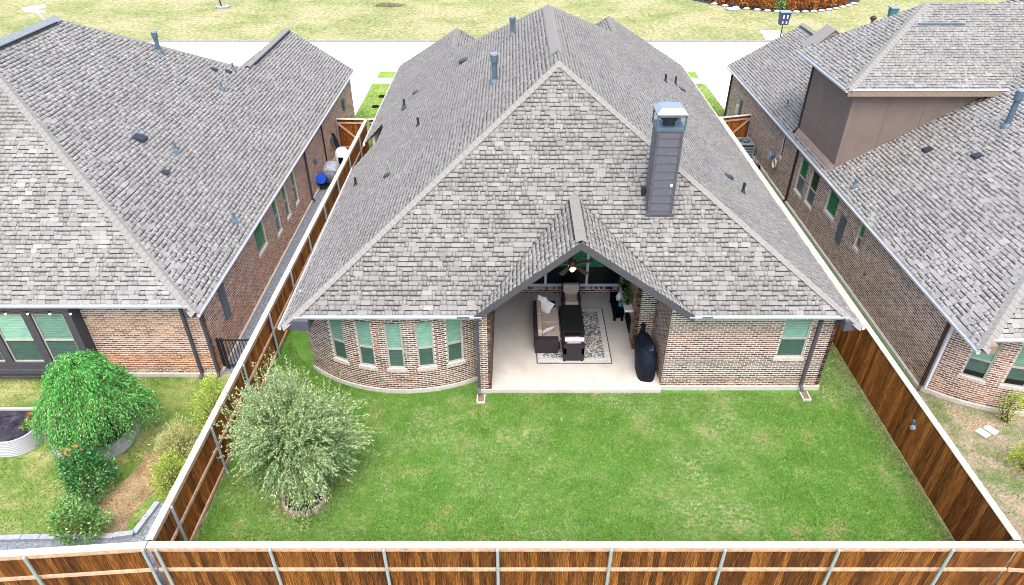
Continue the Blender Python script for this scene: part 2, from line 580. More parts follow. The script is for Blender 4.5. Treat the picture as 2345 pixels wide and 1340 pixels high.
# ------------------------------------------------------------------ walls
class Flat:
    def __init__(s, o, d, n):
        s.o, s.d, s.n = Vector((*o, 0)), Vector((*d, 0)).normalized(), Vector((*n, 0)).normalized()
    def P(s, u, z, n=0.0):
        p = s.o + s.d * u + s.n * n
        p.z += z
        return p
    def T(s, u): return s.d
    def N(s, u): return s.n
    step = 1e9

class Arc:
    """plan circle, u = arc length from the -Y direction"""
    def __init__(s, c, r):
        s.c, s.r = Vector((*c, 0)), r
    def P(s, u, z, n=0.0):
        a = u / s.r
        p = s.c + Vector((math.sin(a), -math.cos(a), 0)) * (s.r + n)
        p.z += z
        return p
    def T(s, u):
        a = u / s.r
        return Vector((math.cos(a), math.sin(a), 0))
    def N(s, u):
        a = u / s.r
        return Vector((math.sin(a), -math.cos(a), 0))
    step = 0.3

CH, BL, BD = 0.0765, 0.196, 0.0045

def wall(house, M, u0, u1, z0, z1, holes=(), mats=None, name='wall', bricks=True, mat=None, depth=0.11):
    us = sorted({u0, u1, *[h[0] for h in holes], *[h[1] for h in holes]})
    us = [u for u in us if u0 <= u <= u1]
    full = []
    for a, b in zip(us, us[1:]):
        k = max(1, int(math.ceil((b - a) / M.step)))
        full += [a + (b - a) * i / k for i in range(k)]
    full.append(us[-1])
    zs = sorted({z0, z1, *[h[2] for h in holes], *[h[3] for h in holes]})
    zs = [z for z in zs if z0 <= z <= z1]
    inh = lambda u, z: any(h[0] < u < h[1] and h[2] < z < h[3] for h in holes)
    mb = MB()
    for a, b in zip(full, full[1:]):
        for c, d in zip(zs, zs[1:]):
            if inh((a + b) / 2, (c + d) / 2):
                continue
            vs = [M.P(u, z, n) for n in (-depth, 0) for z in (c, d) for u in (a, b)]
            mb.add(vs, [(4, 5, 7, 6), (1, 0, 2, 3), (0, 1, 5, 4), (2, 6, 7, 3), (0, 4, 6, 2), (1, 3, 7, 5)])
    ob = mb.build(name, mat or MORTAR, house)
    if not bricks:
        return ob
    k = 0
    z = z0 + 0.004
    while z + CH < z1:
        zm = z + CH / 2
        cuts = [(max(u0, h[0]), min(u1, h[1])) for h in holes if h[2] - 0.02 < zm < h[3] + 0.02 and h[1] > u0 and h[0] < u1]
        cuts.sort()
        iv, a = [], u0
        for c in cuts:
            if c[0] > a: iv.append((a, c[0]))
            a = max(a, c[1])
        if a < u1: iv.append((a, u1))
        for a, b in iv:
            u = u0 + (-(BL + 0.018) / 2 if k % 2 else 0)
            u += math.floor((a - u) / (BL + 0.018)) * (BL + 0.018)
            while u < b:
                s, e = max(u, a + 0.003), min(u + BL, b - 0.003)
                if e - s > 0.035:
                    um = (s + e) / 2
                    T, N = M.T(um), M.N(um)
                    o = M.P(um, z, -0.002) - T * (e - s) / 2
                    piece(house, 'brick', mats, o, T * (e - s), Vector((0, 0, CH - 0.026)), N * (BD + random.uniform(-.002, .003)))
                u += BL + 0.018
        z += CH
        k += 1
    return ob

def window(house, M, ua, ub, z0, z1, zmid=None, up=None, low=None, mull=(), n0=-0.085, frame=None, sill=True, bw=0.05, label=None, sill_mat=None):
    frame = frame or FRAME
    um = (ua + ub) / 2
    T, N, Z = M.T(um), M.N(um), Vector((0, 0, 1))
    half = (ub - ua) / 2
    C = M.P(um, 0, n0)
    mb = MB()
    def b(u0, u1, a, c, n=0.0, d=0.05):
        mb.obox(C + T * (u0) + Z * a + N * n, T * (u1 - u0), Z * (c - a), N * d)
    b(-half, -half + bw, z0, z1); b(half - bw, half, z0, z1)
    b(-half + bw, half - bw, z0, z0 + bw); b(-half + bw, half - bw, z1 - bw, z1)
    if zmid:
        b(-half + bw, half - bw, zmid - 0.028, zmid + 0.028, 0.004, 0.055)
    for mu in mull:
        b(mu - 0.03, mu + 0.03, z0 + bw, z1 - bw, 0.002, 0.052)
    w = mb.build('window', frame, house)
    if label: w['label'] = label
    def pane(a, c, mat, nm):
        MB().obox(C + T * (-half + bw) + Z * a + N * 0.012, T * (2 * half - 2 * bw), Z * (c - a), N * 0.01).build(nm, mat, w)
    if zmid:
        pane(zmid + 0.028, z1 - bw, up, 'pane')
        pane(z0 + bw, zmid - 0.028, low, 'pane')
    else:
        pane(z0 + bw, z1 - bw, up, 'pane')
    if sill:
        k = max(3, int(round((ub - ua + 0.12) / 0.092)))
        wd = (ub - ua + 0.12) / k
        for i in range(k):
            uu = ua - 0.06 + wd * (i + 0.5)
            T2, N2 = M.T(uu), M.N(uu)
            MB().obox(M.P(uu, z0 - 0.115, -0.08) - T2 * (wd / 2 - 0.005), T2 * (wd - 0.01), Z * 0.112 - N2 * 0.0, N2 * 0.105).build('sill_brick', sill_mat or SILLBRICK, w)
    return w

# ------------------------------------------------------------------ ground
def sheet(name, pts, z, mat, label=None, kind='structure', thick=0.0):
    if thick:
        mb = MB().prism([(x, y, z - thick) for x, y in pts], (0, 0, thick))
        o = mb.build(name, mat)
    else:
        o = mesh_obj(name, [(x, y, z) for x, y in pts], [tuple(range(len(pts)))], mat)
    o['kind'] = kind
    if label: o['label'] = label
    return o

def rect(x0, y0, x1, y1): return [(x0, y0), (x1, y0), (x1, y1), (x0, y1)]

sheet('ground', rect(-300, -200, 300, 400), -0.02, FIELD, 'dry yellow-green field reaching to the far distance')
sheet('lawn', rect(-7.8, 9.0, 10.9, 36.0), -0.004, LAWN, 'green fenced back lawn behind the middle house')
sheet('lawn', rect(-24, 8.0, -7.85, 17.0), -0.004, YARD_L, 'patchy back yard grass behind the left house')
sheet('lawn', rect(10.95, 8.0, 28, 36), -0.004, YARD_R, 'dry dusty back yard behind the right house')
sheet('side_lawn', rect(11.0, 15.9, 12.66, 33.0), 0.0, LAWN, 'narrow green grass strip between right fence and right house')
sheet('lawn', rect(-24, 2, 28, 8.95), -0.008, YARD_L, 'grass outside the back fence')
sheet('lawn', rect(-9.4, 36.0, 13.0, 46.1), -0.006, VERGE, 'bright green front lawn between the driveways')
sheet('verge', rect(-9.3, 47.3, 12.9, 48.6), 0.05, VERGE, 'narrow grass verge between pavement and street', thick=0.1)
sheet('road', rect(-120, 48.8, 120, 56.6), -0.002, CONC, 'pale concrete street in front of the houses')
sheet('pavement', rect(-120, 46.1, 120, 47.25), 0.03, CONC, 'pale concrete pavement along the street', thick=0.08)
sheet('driveway', rect(-22, 36.2, -9.45, 46.05), 0.012, CONC, 'white concrete driveway of the left house')
sheet('driveway', rect(13.05, 36.2, 24, 46.05), 0.012, CONC, 'white concrete driveway of the right house')
sheet('driveway', rect(-22, 47.27, -9.35, 48.75), 0.012, CONC, 'driveway apron of the left house')
sheet('driveway', rect(12.95, 47.27, 24, 48.75), 0.012, CONC, 'driveway apron of the right house')
sheet('kerb', rect(-120, 56.62, 120, 56.8), 0.13, mat_plain('kerb_concrete', (.24, .235, .20), .9, .2), 'low kerb along the far side of the street', thick=0.18)
sheet('path', [(20.6, 57.0), (22.4, 57.0), (22.6, 60.3), (21.0, 60.3)], 0.0, CONC, 'short concrete landing beside the field')
sheet('gravel_strip', rect(-9.28, 16.55, -7.95, 31.5), 0.002, GRAVEL, 'blue-grey gravel strip between left house and fence')
sheet('gravel_border', [(-17, 9.05), (-7.98, 9.2), (-7.98, 11.9), (-9.2, 11.5), (-9.35, 10.55), (-17, 10.4)], 0.001, GRAVEL, 'pale gravel border along the fences of the left yard')

# ------------------------------------------------------------------ MAIN HOUSE
MAIN = thing('brick_house', (1.5, 16, 0), 'middle brick house with grey hip roof, tall siding chimney and gabled covered patio', 'house')
ZG = 3.15; KR = 0.92; YG = 15.5
AP = (1.45, YG + (8.52 - ZG) / KR, 8.52)
RF = (1.45, 29.1, 8.52)
XL, XR, ZE = -6.5, 9.85, 2.90
KL = (8.52 - ZE) / (1.45 - XL)
KRR = (8.52 - ZE) / (XR - 1.45)
zl = lambda x: ZE + KL * (x - XL)
zr = lambda x: ZE + KRR * (XR - x)
zrear = lambda y: ZG + KR * (y - YG)
def hipx(side, y):
    z = zrear(y)
    return XL + (z - ZE) / KL if side < 0 else XR - (z - ZE) / KRR
yl = YG - (ZG - ZE) / KR
GX, GZ = 1.82, 5.55
gy = YG + (GZ - ZG) / KR
hl, hr = hipx(-1, YG), hipx(1, YG)
roof_slope(MAIN, [(hl, YG, ZG), (-1.05, YG, ZG), (GX, gy, GZ), (5.14, YG, ZG), (hr, YG, ZG), AP], SH_MAIN)
roof_slope(MAIN, [(XL, yl, ZE), AP, RF, (-2.95, 33.9, zl(-2.95)), (-2.95, 38.5, zl(-2.95)), (XL, 40.3, ZE), (XL, 28.5, ZE), (-5.78, 29.9, zl(-5.78)), (-5.68, 27.5, zl(-5.68)), (XL, 26.0, ZE)], SH_MAIN)
roof_slope(MAIN, [(XR, yl, ZE), (XR, 40.3, ZE), (5.15, 38.4, zr(5.15)), (5.15, 34.4, zr(5.15)), RF, AP], SH_MAIN)
roof_slope(MAIN, [(-2.95, 33.9, zl(-2.95)), (0.5, 40.3, ZE), (-2.95, 38.5, zl(-2.95))], SH_MAIN)
roof_slope(MAIN, [(5.15, 34.4, zr(5.15)), (5.15, 38.4, zr(5.15)), (1.0, 40.3, ZE)], SH_MAIN)
roof_slope(MAIN, [RF, (5.15, 34.4, zr(5.15)), (3.2, 37.6, ZE), (-1.0, 37.6, ZE), (-2.95, 33.9, zl(-2.95))], SH_MAIN, tabs=False)
# patio gable
gf = YG - 0.06
roof_slope(MAIN, [(-1.06, gf, ZG), (GX, gf, GZ), (GX, gy, GZ)], SH_MAIN)
roof_slope(MAIN, [(5.15, gf, ZG), (GX, gy, GZ), (GX, gf, GZ)], SH_MAIN)
cap_strip(MAIN, (GX, gf - 0.02, GZ), (GX, gy + 0.35, GZ), 0.15, 0.07, 0.05)
MB().box(GX - 0.18, gf + 0.3, GZ - 0.20, GX + 0.18, gy - 0.15, GZ - 0.045).build('ridge_vent', DKMETAL, MAIN)
# rake boards of the gable
def rake(house, a, b, h, t, mat, name='rake_board'):
    a, b = Vector(a), Vector(b)
    return MB().prism([a, b, b - Vector((0, 0, h)), a - Vector((0, 0, h))], (0, t, 0)).build(name, mat, house)
rake(MAIN, (-1.06, gf - 0.035, ZG - 0.005), (GX, gf - 0.035, GZ - 0.005), 0.22, 0.045, GREYTRIM)
rake(MAIN, (GX, gf - 0.035, GZ - 0.005), (5.15, gf - 0.035, ZG - 0.005), 0.22, 0.045, GREYTRIM)
# hips and ridge
def along(a, b, t): return tuple(a[i] + (b[i] - a[i]) * t for i in range(3))
cap_strip(MAIN, (XL + .02, yl, ZE + .01), AP, 0.15, 0.10, 0.035)
cap_strip(MAIN, (XR - .02, yl, ZE + .01), AP, 0.15, 0.10, 0.035)
MB().prism([(AP[0] - .2, AP[1] + 1.1, 8.52 - .10), (AP[0], AP[1] + 1.1, 8.60), (AP[0] + .2, AP[1] + 1.1, 8.52 - .10)], Vector(RF) - Vector(AP) - Vector((0, 1.1, 0))).build('ridge_cap', SH_CAP, MAIN)
cap_strip(MAIN, RF, (-2.95, 33.9, zl(-2.95)), 0.13, 0.10, 0.03)
cap_strip(MAIN, RF, (5.15, 34.4, zr(5.15)), 0.13, 0.10, 0.03)
cap_strip(MAIN, (-2.95, 34.6, zl(-2.95)), (-2.95, 38.5, zl(-2.95)), 0.13, 0.10, 0.03)
cap_strip(MAIN, (5.15, 34.9, zr(5.15)), (5.15, 38.4, zr(5.15)), 0.13, 0.10, 0.03)
# eaves: gutters, soffits, boxed corners
gutter(MAIN, (hl - 0.02, YG, ZG - 0.02), (-0.86, YG, ZG - 0.02), (0, -1, 0))
gutter(MAIN, (5.0, YG, ZG - 0.02), (hr + 0.02, YG, ZG - 0.02), (0, -1, 0))
MB().box(-1.55, YG - 0.135, ZG - 0.035, -1.2, YG - 0.118, ZG + 0.0).build('gutter_guard', DKTRIM, MAIN)
MB().box(5.35, YG - 0.135, ZG - 0.035, 5.65, YG - 0.118, ZG + 0.0).build('gutter_guard', DKTRIM, MAIN)
gutter(MAIN, (XL, yl, ZE), (XL, 26.0, ZE), (-1, 0, 0), w=0.09, h=0.09)
gutter(MAIN, (XL, 28.5, ZE), (XL, 40.3, ZE), (-1, 0, 0), w=0.09, h=0.09)
gutter(MAIN, (XR, yl, ZE), (XR, 40.3, ZE), (1, 0, 0), w=0.09, h=0.09, mat=mat_plain('cream_gutter', (.72, .66, .56), .6, .3))
MB().box(hl + 0.4, YG + 0.02, ZG - 0.12, -1.06, 17.2, ZG - 0.085).build('soffit', SOFFIT, MAIN)
MB().box(5.16, YG + 0.02, ZG - 0.12, hr - 0.3, 15.9, ZG - 0.085).build('soffit', SOFFIT, MAIN)
MB().prism([(XL + .02, yl + .03, ZE - .03), (hl, yl + .03, ZG - .06), (hl + .42, yl + .03, ZG - .07), (hl + .42, yl + .03, 2.74), (XL + .02, yl + .03, 2.80)], (0, 1.5, 0)).build('boxed_eave', SOFFIT, MAIN)
MB().prism([(XR - .02, yl + .03, ZE - .03), (hr, yl + .03, ZG - .06), (hr - .12, yl + .03, ZG - .07), (hr - .12, yl + .03, 2.74), (XR - .02, yl + .03, 2.80)], (0, 0.7, 0)).build('boxed_eave', SOFFIT, MAIN)
# walls
BAY = Arc((-3.36, 20.25), 4.55)
D2 = lambda a: math.radians(a) * 4.55
bw_c = [-24.5, -12.7, -1.4, 10.0, 21.2]
holes = [(D2(c - 3.15), D2(c + 3.15), 0.97, 2.68) for c in bw_c]
wall(MAIN, BAY, D2(-41.6), D2(30.5), 0.14, 3.04, holes, BR_MAIN)
for c in bw_c:
    window(MAIN, BAY, D2(c - 3.15), D2(c + 3.15), 0.97, 2.68, 1.70, P_MINT, P_LOW)
# slab under the bay, following the arc
mb = MB()
arcp = [BAY.P(D2(-41.6 + i * (72.1 / 20)), 0, 0.05) for i in range(21)]
arcq = [BAY.P(D2(-41.6 + i * (72.1 / 20)), 0, -0.3) for i in range(21)]
vs = [(p.x, p.y, z) for z in (-0.05, 0.14) for p in arcp] + [(p.x, p.y, 0.14) for p in arcq]
mb.add(vs, [(i, i + 1, 22 + i, 21 + i) for i in range(20)] + [(21 + i, 22 + i, 43 + i, 42 + i) for i in range(20)])
mb.build('slab_edge', SLAB, MAIN)
PIER = Flat((-1.05, 15.72), (1, 0), (0, -1))
wall(MAIN, PIER, 0, 0.42, 0.13, 3.2, (), BR_MAIN, depth=0.4)
wall(MAIN, Flat((-0.63, 15.72), (0, 1), (1, 0)), 0.0, 5.25, 0.13, 3.4, (), BR_MAIN, bricks=True, depth=0.1)
MB().box(-1.06, 15.66, -0.05, -0.62, 16.2, 0.13).build('slab_edge', SLAB, MAIN)
RW = Flat((4.62, 15.86), (1, 0), (0, -1))
wall(MAIN, RW, 0, 4.90, 0.15, 3.04, [(3.33, 4.15, 1.27, 2.69)], BR_MAIN)
window(MAIN, RW, 3.33, 4.15, 1.27, 2.69, 1.98, P_MINT, P_LOW)
MB().box(4.60, 15.80, -0.05, 9.56, 16.2, 0.148).build('slab_edge', SLAB, MAIN)
wall(MAIN, Flat((9.52, 15.86), (0, 1), (1, 0)), 0, 22.5, 0.13, 2.9, (), BR_MAIN, bricks=False)
wall(MAIN, Flat((-6.36, 16.86), (0, 1), (-1, 0)), 0, 9.5, 0.13, 2.9, (), BR_MAIN, bricks=False)
wall(MAIN, Flat((-5.5, 26.4), (0, 1), (-1, 0)), 0, 3.5, 0.13, 2.9, (), BR_MAIN, bricks=False)
wall(MAIN, Flat((-6.3, 29.2), (0, 1), (-1, 0)), 0, 10.5, 0.13, 2.9, (), BR_MAIN, bricks=False)
wall(MAIN, Flat((-6.3, 39.7), (1, 0), (0, 1)), 0, 15.8, 0.13, 2.9, (), BR_MAIN, bricks=False)
# porch: side wall, fireplace breast, back wall with tall windows
PW = Flat((4.62, 15.88), (0, 1), (-1, 0))
wall(MAIN, PW, 0.0, 1.75, 0.13, 3.3, (), BR_MAIN)
wall(MAIN, Flat((3.98, 17.66), (1, 0), (0, -1)), 0, 0.63, 0.13, 3.4, (), BR_MAIN, depth=0.2, name='fireplace_breast')
wall(MAIN, Flat((3.98, 17.66), (0, 1), (-1, 0)), 0.0, 2.3, 0.13, 3.6, [(0.6, 1.75, 0.13, 0.9)], BR_MAIN, depth=0.12, name='fireplace_breast')
MB().box(4.0, 18.2, 0.13, 4.1, 19.45, 0.95).build('firebox', BLACK, MAIN)
wall(MAIN, Flat((3.98, 19.96), (0, 1), (-1, 0)), 0.0, 1.05, 0.13, 3.4, (), BR_MAIN, bricks=False)
BW = Flat((-0.63, 20.97), (1, 0), (0, -1))
wall(MAIN, BW, 0, 4.7, 0.12, 0.36, (), BR_MAIN)
for i in range(50):
    x = -0.6 + i * 0.092
    MB().box(x, 20.86, 0.365, x + 0.08, 20.99, 0.425).build('sill_brick', random.choice((SILLBRICK, BR_MAIN[1])), MAIN)
mb = MB()
mb.box(-0.63, 20.93, 0.43, 4.1, 21.0, 0.54)
for x in (1.23, 2.75):
    mb.box(x - 0.045, 20.935, 0.54, x + 0.045, 20.995, 4.4)
fr = mb.build('window', WHITE, MAIN)
fr['label'] = 'tall white-framed patio window wall with dark glass'
for x0, x1 in ((-0.63, 1.185), (1.275, 2.705), (2.795, 4.1)):
    if x0 < 0:
        MB().box(x0, 20.96, 0.54, x1, 20.985, 3.6).build('pane', P_DARK, fr)
    else:
        MB().box(x0, 20.96, 0.54, x1, 20.985, 1.27).build('pane', P_DARK, fr)
        MB().box(x0, 20.955, 1.275, min(x1, 3.39), 20.985, 4.2).build('pane', P_GREEN, fr)
        if x1 > 3.4:
            MB().box(3.40, 20.96, 1.275, x1, 20.985, 3.6).build('pane', P_DARK, fr)
mb = MB()
mb.prism([(-0.7, 15.55, 3.25), (GX, 15.55, GZ - 0.14), (4.7, 15.55, 3.2), (4.7, 15.55, 3.24), (GX, 15.55, GZ - 0.10), (-0.7, 15.55, 3.29)], (0, 5.5, 0))
mb.build('porch_ceiling', SOFFIT, MAIN)
mb = MB().box(-0.7, 21.02, 3.0, 4.7, 21.1, GZ).build('porch_back', P_DARK, MAIN)
# downspouts
downspout(MAIN, -1.0, 15.62, 2.92, 0.12, GREYTRIM)
downspout(MAIN, 8.95, 15.78, 2.80, 0.12, GREYTRIM, top=(8.93, 15.55, 3.02))
# chimney
CHX0, CHX1, CHY0, CHY1 = 3.93, 4.66, 17.69, 18.36
CB = zrear(CHY0)
mb = MB().box(CHX0 + .02, CHY0 + .02, CB - 0.6, CHX1 - .02, CHY1 - .02, 7.74)
chim = mb.build('chimney', SIDING, MAIN)
for i in range(11):
    z0 = CB - 0.12 + i * 0.245
    z1 = min(z0 + 0.236, 7.70)
    MB().prism([(CHX0 + .07, CHY0 + .018, z0), (CHX0 + .07, CHY0 - .012, z0), (CHX0 + .07, CHY0 + .004, z1), (CHX0 + .07, CHY0 + .018, z1)], (CHX1 - CHX0 - .14, 0, 0)).build('siding_board', SIDING, chim)
    MB().prism([(CHX0 + .018, CHY0 + .07, z0), (CHX0 + .018, CHY0 + .07, z1), (CHX0 + .004, CHY0 + .07, z1), (CHX0 - .012, CHY0 + .07, z0)], (0, CHY1 - CHY0 - .14, 0)).build('siding_board', SIDING, chim)
for x in (CHX0, CHX1 - .075):
    MB().box(x, CHY0 - .02, CB - .15, x + .075, CHY0 + .055, 7.73).build('corner_trim', mat_plain('chimney_trim', (.075, .074, .088), .6, .3) if x == CHX0 else bpy.data.materials['chimney_trim'], chim)
MB().box(CHX0 - .05, CHY0 - .07, CB - .17, CHX1 + .05, CHY0 - .02, CB + .02).build('flashing', GREYTRIM, chim)
mb = MB()
mb.box(CHX0 - .03, CHY0 - .03, 7.70, CHX1 + .03, CHY1 + .03, 7.77)
for x in (CHX0 - .03, CHX1 - .01):
    for y in (CHY0 - .03, CHY1 - .01):
        mb.box(x, y, 7.77, x + .04, y + .04, 8.12)
mb.box(CHX0 - .03, CHY0 - .03, 8.09, CHX1 + .03, CHY0 + .01, 8.13)
mb.box(CHX0 - .03, CHY0 + .01, 8.09, CHX0 + .01, CHY1 + .03, 8.13)
sh = mb.build('chimney_shroud', BLUEMETAL, chim)
mb = MB()
x0, x1, y0, y1 = CHX0 - .045, CHX1 + .045, CHY0 - .045, CHY1 + .045
vs = [(x0, y0, 8.13), (x1, y0, 8.13), (x1, y1, 8.13), (x0, y1, 8.13), (x0, y0, 8.17), (x1, y0, 8.17), (x1, y1, 8.17), (x0, y1, 8.17),
      (x0 + .13, y0 + .17, 8.30), (x1 - .13, y0 + .17, 8.30), (x1 - .13, y1 - .12, 8.30), (x0 + .13, y1 - .12, 8.30)]
mb.add(vs, [(3, 2, 1, 0), (8, 9, 10, 11)] + [(i, (i + 1) % 4, 4 + (i + 1) % 4, 4 + i) for i in range(4)] + [(4 + i, 4 + (i + 1) % 4, 8 + (i + 1) % 4, 8 + i) for i in range(4)])
mb.build('chimney_lid', STEEL, chim)
MB().lathe(((CHX0 + CHX1) / 2, (CHY0 + CHY1) / 2, 7.77), [(.17, 0), (.17, .16), (.25, .17), (.25, .3)], 14).build('flue_pot', DKMETAL, chim)
MB().box(CHX1 - .17, CHY0 - .03, 6.05, CHX1 - .10, CHY0 - .012, 6.13).build('utility_cover', WHITE, chim)
MB().box(CHX0 - .14, CHY0 + .42, CB + .33, CHX0 - .02, CHY0 + .62, CB + .62).build('flue_box', DKMETAL, chim)

# roof pipes and vents
def vent_pipe(house, p, h=0.32, r=0.05, mat=None, n=(0, 0, 1)):
    p = Vector(p)
    mb = MB()
    mb.lathe(p - Vector((0, 0, .05)), [(r * 2.1, 0), (r * 2.0, .06), (r * 1.25, .12), (r, .16), (r, h), (r * 0.8, h + .005)], 10)
    return mb.build('vent_pipe', mat or DKMETAL, house, smooth=False)

def roof_vent(house, p, nrm, size=0.3, mat=None):
    """low slant-back vent lying on a slope"""
    p, N = Vector(p), Vector(nrm).normalized()
    V = (Vector((0, 0, 1)) - N * N.z).normalized()
    U = V.cross(N)
    s = size
    mb = MB()
    a = [p - U * s / 2 - V * s / 2, p + U * s / 2 - V * s / 2, p + U * s / 2 + V * s / 2, p - U * s / 2 + V * s / 2]
    b = [a[0] + N * s * .34 + V * s * .08 + U * s * .06, a[1] + N * s * .34 + V * s * .08 - U * s * .06, a[2] + N * .03, a[3] + N * .03]
    mb.add(a + b, [(3, 2, 1, 0), (4, 5, 6, 7), (0, 1, 5, 4), (1, 2, 6, 5), (2, 3, 7, 6), (3, 0, 4, 7)])
    return mb.build('roof_vent', mat or DKMETAL, house)

def flue(house, p, h, r, mat):
    mb = MB()
    mb.lathe(p, [(r * 2.0, -.12), (r * 1.6, .02), (r, .12), (r, h * .72), (r * 1.45, h * .74), (r * 1.45, h * .98), (r * 1.1, h)], 14)
    o = mb.build('flue_pipe', mat, house)
    mb = MB().lathe(Vector(p) + Vector((0, 0, h)), [(r * 1.5, 0), (r * 1.4, .05), (r * .4, .08)], 14)
    mb.build('flue_cap', STEEL, o)
    return o
NL = (-KL, 0, 1); NRR = (KRR, 0, 1)
flue(MAIN, (-0.61, 23.94, zl(-0.61)), 0.95, 0.10, BLUEMETAL)
flue(MAIN, (0.02, 28.6, zl(0.02)), 0.66, 0.085, BLUEMETAL)
for x, y in ((-4.84, 30.0), (-3.61, 25.31), (-5.86, 23.38)):
    vent_pipe(MAIN, (x, y, zl(x)), 0.38)
for x, y in ((-4.40, 30.9), (-4.75, 29.5), (-4.34, 21.92)):
    roof_vent(MAIN, (x, y, zl(x)), NL, 0.26)
roof_vent(MAIN, (-2.1, 30.17, zl(-2.1)), NL, 0.42)
for x, y in ((6.99, 31.08), (7.8, 32.5), (7.79, 20.89)):
    vent_pipe(MAIN, (x, y, zr(x)), 0.42)
for x, y in ((8.07, 32.2), (7.48, 21.66)):
    roof_vent(MAIN, (x, y, zr(x)), NRR, 0.28)

# ------------------------------------------------------------------ PATIO
patio = sheet('patio', rect(-0.62, 15.68, 4.61, 20.96), 0.12, PATIO, 'pale concrete slab of the covered patio', thick=0.2)
WICKER = mk_ground('dark_wicker', [(.3, (.018, .014, .016)), (.6, (.045, .036, .042)), (.8, (.09, .075, .08))], 30, 60, .6, 1.4, 0.7)
CUSH = mat_plain('beige_cushion', (.42, .345, .28), .95, .1, var=.16, scale=30)
PILLOWM = mat_plain('pale_pillow', (.74, .70, .68), .95, .1, var=.15, scale=22)
PINKP = mat_plain('mauve_pillow', (.42, .30, .32), .95, .1, var=.12, scale=22)
TABLEM = mat_plain('black_table_slats', (.02, .021, .022), .45, .4, var=.4, scale=30)

def mk_rug():
    m, nt, b = new_mat('patterned_rug', 0.95, 0.1)
    v = nt.nodes.new('ShaderNodeTexVoronoi')
    v.feature = 'DISTANCE_TO_EDGE'
    v.inputs['Scale'].default_value = 7.5
    nt.links.new(pos(nt), v.inputs['Vector'])
    n = noise(nt, 9, 4)
    mu = nd(nt, 'ShaderNodeMath', operation='ADD')
    nt.links.new(v.outputs['Distance'], mu.inputs[0]); nt.links.new(n, mu.inputs[1])
    r = ramp(nt, [(.50, (.55, .53, .49)), (.57, (.13, .135, .14)), (.68, (.06, .065, .07)), (.76, (.50, .47, .43))])
    nt.links.new(mu.outputs[0], r.inputs[0])
    nt.links.new(r.outputs[0], b.inputs['Base Color'])
    return m
rug = thing('rug', (2.0, 18.4, .12), 'grey and cream patterned rug with dark border under the patio furniture', 'rug')
MB().box(.80, 16.92, .121, 3.26, 20.0, .134).build('border', mat_plain('rug_border', (.055, .058, .065), .95, .1, var=.3, scale=20), rug)
MB().box(.835, 16.955, .13, 3.225, 19.965, .139).build('margin', mat_plain('rug_margin', (.50, .485, .45), .95, .1, var=.35, scale=14), rug)
MB().box(1.02, 17.2, .13, 3.05, 19.75, .144).build('field', mk_rug(), rug)
mb = MB()
for a, b_ in (((1.02, 17.2), (2.03, 16.98)), ((2.03, 17.45), (3.05, 17.9)), ((2.6, 17.75), (3.0, 18.35)), ((2.55, 19.4), (3.05, 18.9))):
    mb.bar((*a, .146), (*b_, .146), .04, .006)
mb.build('motif', bpy.data.materials['rug_margin'], rug)

FZ = 0.142
sofa = thing('sofa', (1.2, 18.5, FZ), 'dark wicker two-seat sofa with beige cushions on the patio rug', 'sofa')
MB().box(.80, 17.55, FZ + .06, 1.58, 19.5, FZ + .3).build('base', WICKER, sofa)
MB().box(.76, 17.42, FZ, 1.52, 17.6, FZ + .58).build('arm', WICKER, sofa)
MB().box(.76, 19.45, FZ, 1.52, 19.62, FZ + .58).build('arm', WICKER, sofa)
MB().box(.74, 17.6, FZ + .06, .86, 19.45, FZ + .70).build('backrest', WICKER, sofa)
rbox('seat_cushion', .98, 17.62, FZ + .3, 1.60, 18.53, FZ + .44, CUSH, sofa)
rbox('seat_cushion', .98, 18.54, FZ + .3, 1.60, 19.44, FZ + .44, CUSH, sofa)
rbox('back_cushion', .84, 17.62, FZ + .42, 1.0, 18.53, FZ + .80, CUSH, sofa)
rbox('back_cushion', .84, 18.54, FZ + .42, 1.0, 19.44, FZ + .80, CUSH, sofa)
def pillow(c, rot, size, mat, label):
    mb = MB()
    n = 8
    vs, fs = [], []
    for side in (1, -1):
        for i in range(n + 1):
            for j in range(n + 1):
                x, y = 2 * i / n - 1, 2 * j / n - 1
                t = (1 - x ** 4) * (1 - y ** 4)
                k = 1 + .10 * (abs(x * y))
                vs.append(Vector((x * size * k, y * size * k, side * .3 * size * t)))
    m1 = (n + 1) ** 2
    for s_ in (0, 1):
        for i in range(n):
            for j in range(n):
                q = [s_ * m1 + i * (n + 1) + j, s_ * m1 + (i + 1) * (n + 1) + j, s_ * m1 + (i + 1) * (n + 1) + j + 1, s_ * m1 + i * (n + 1) + j + 1]
                fs.append(tuple(q if s_ == 0 else q[::-1]))
    R = Matrix.Rotation(rot[2], 3, 'Z') @ Matrix.Rotation(rot[1], 3, 'Y') @ Matrix.Rotation(rot[0], 3, 'X')
    o = mesh_obj('throw_pillow', [R @ v + Vector(c) for v in vs], fs, mat, None, True)
    return tag(o, label, 'pillow')
pillow((1.17, 19.22, FZ + .62), (.5, -1.0, .5), .22, PILLOWM, 'pale pillow at the far end of the patio sofa')
pillow((1.02, 19.33, FZ + .78), (.3, -1.2, .9), .15, PILLOWM, 'small pale pillow on top of the far sofa backrest')
pillow((1.16, 17.86, FZ + .62), (-.5, -.9, -.4), .22, PILLOWM, 'pale pillow against the near arm of the sofa')

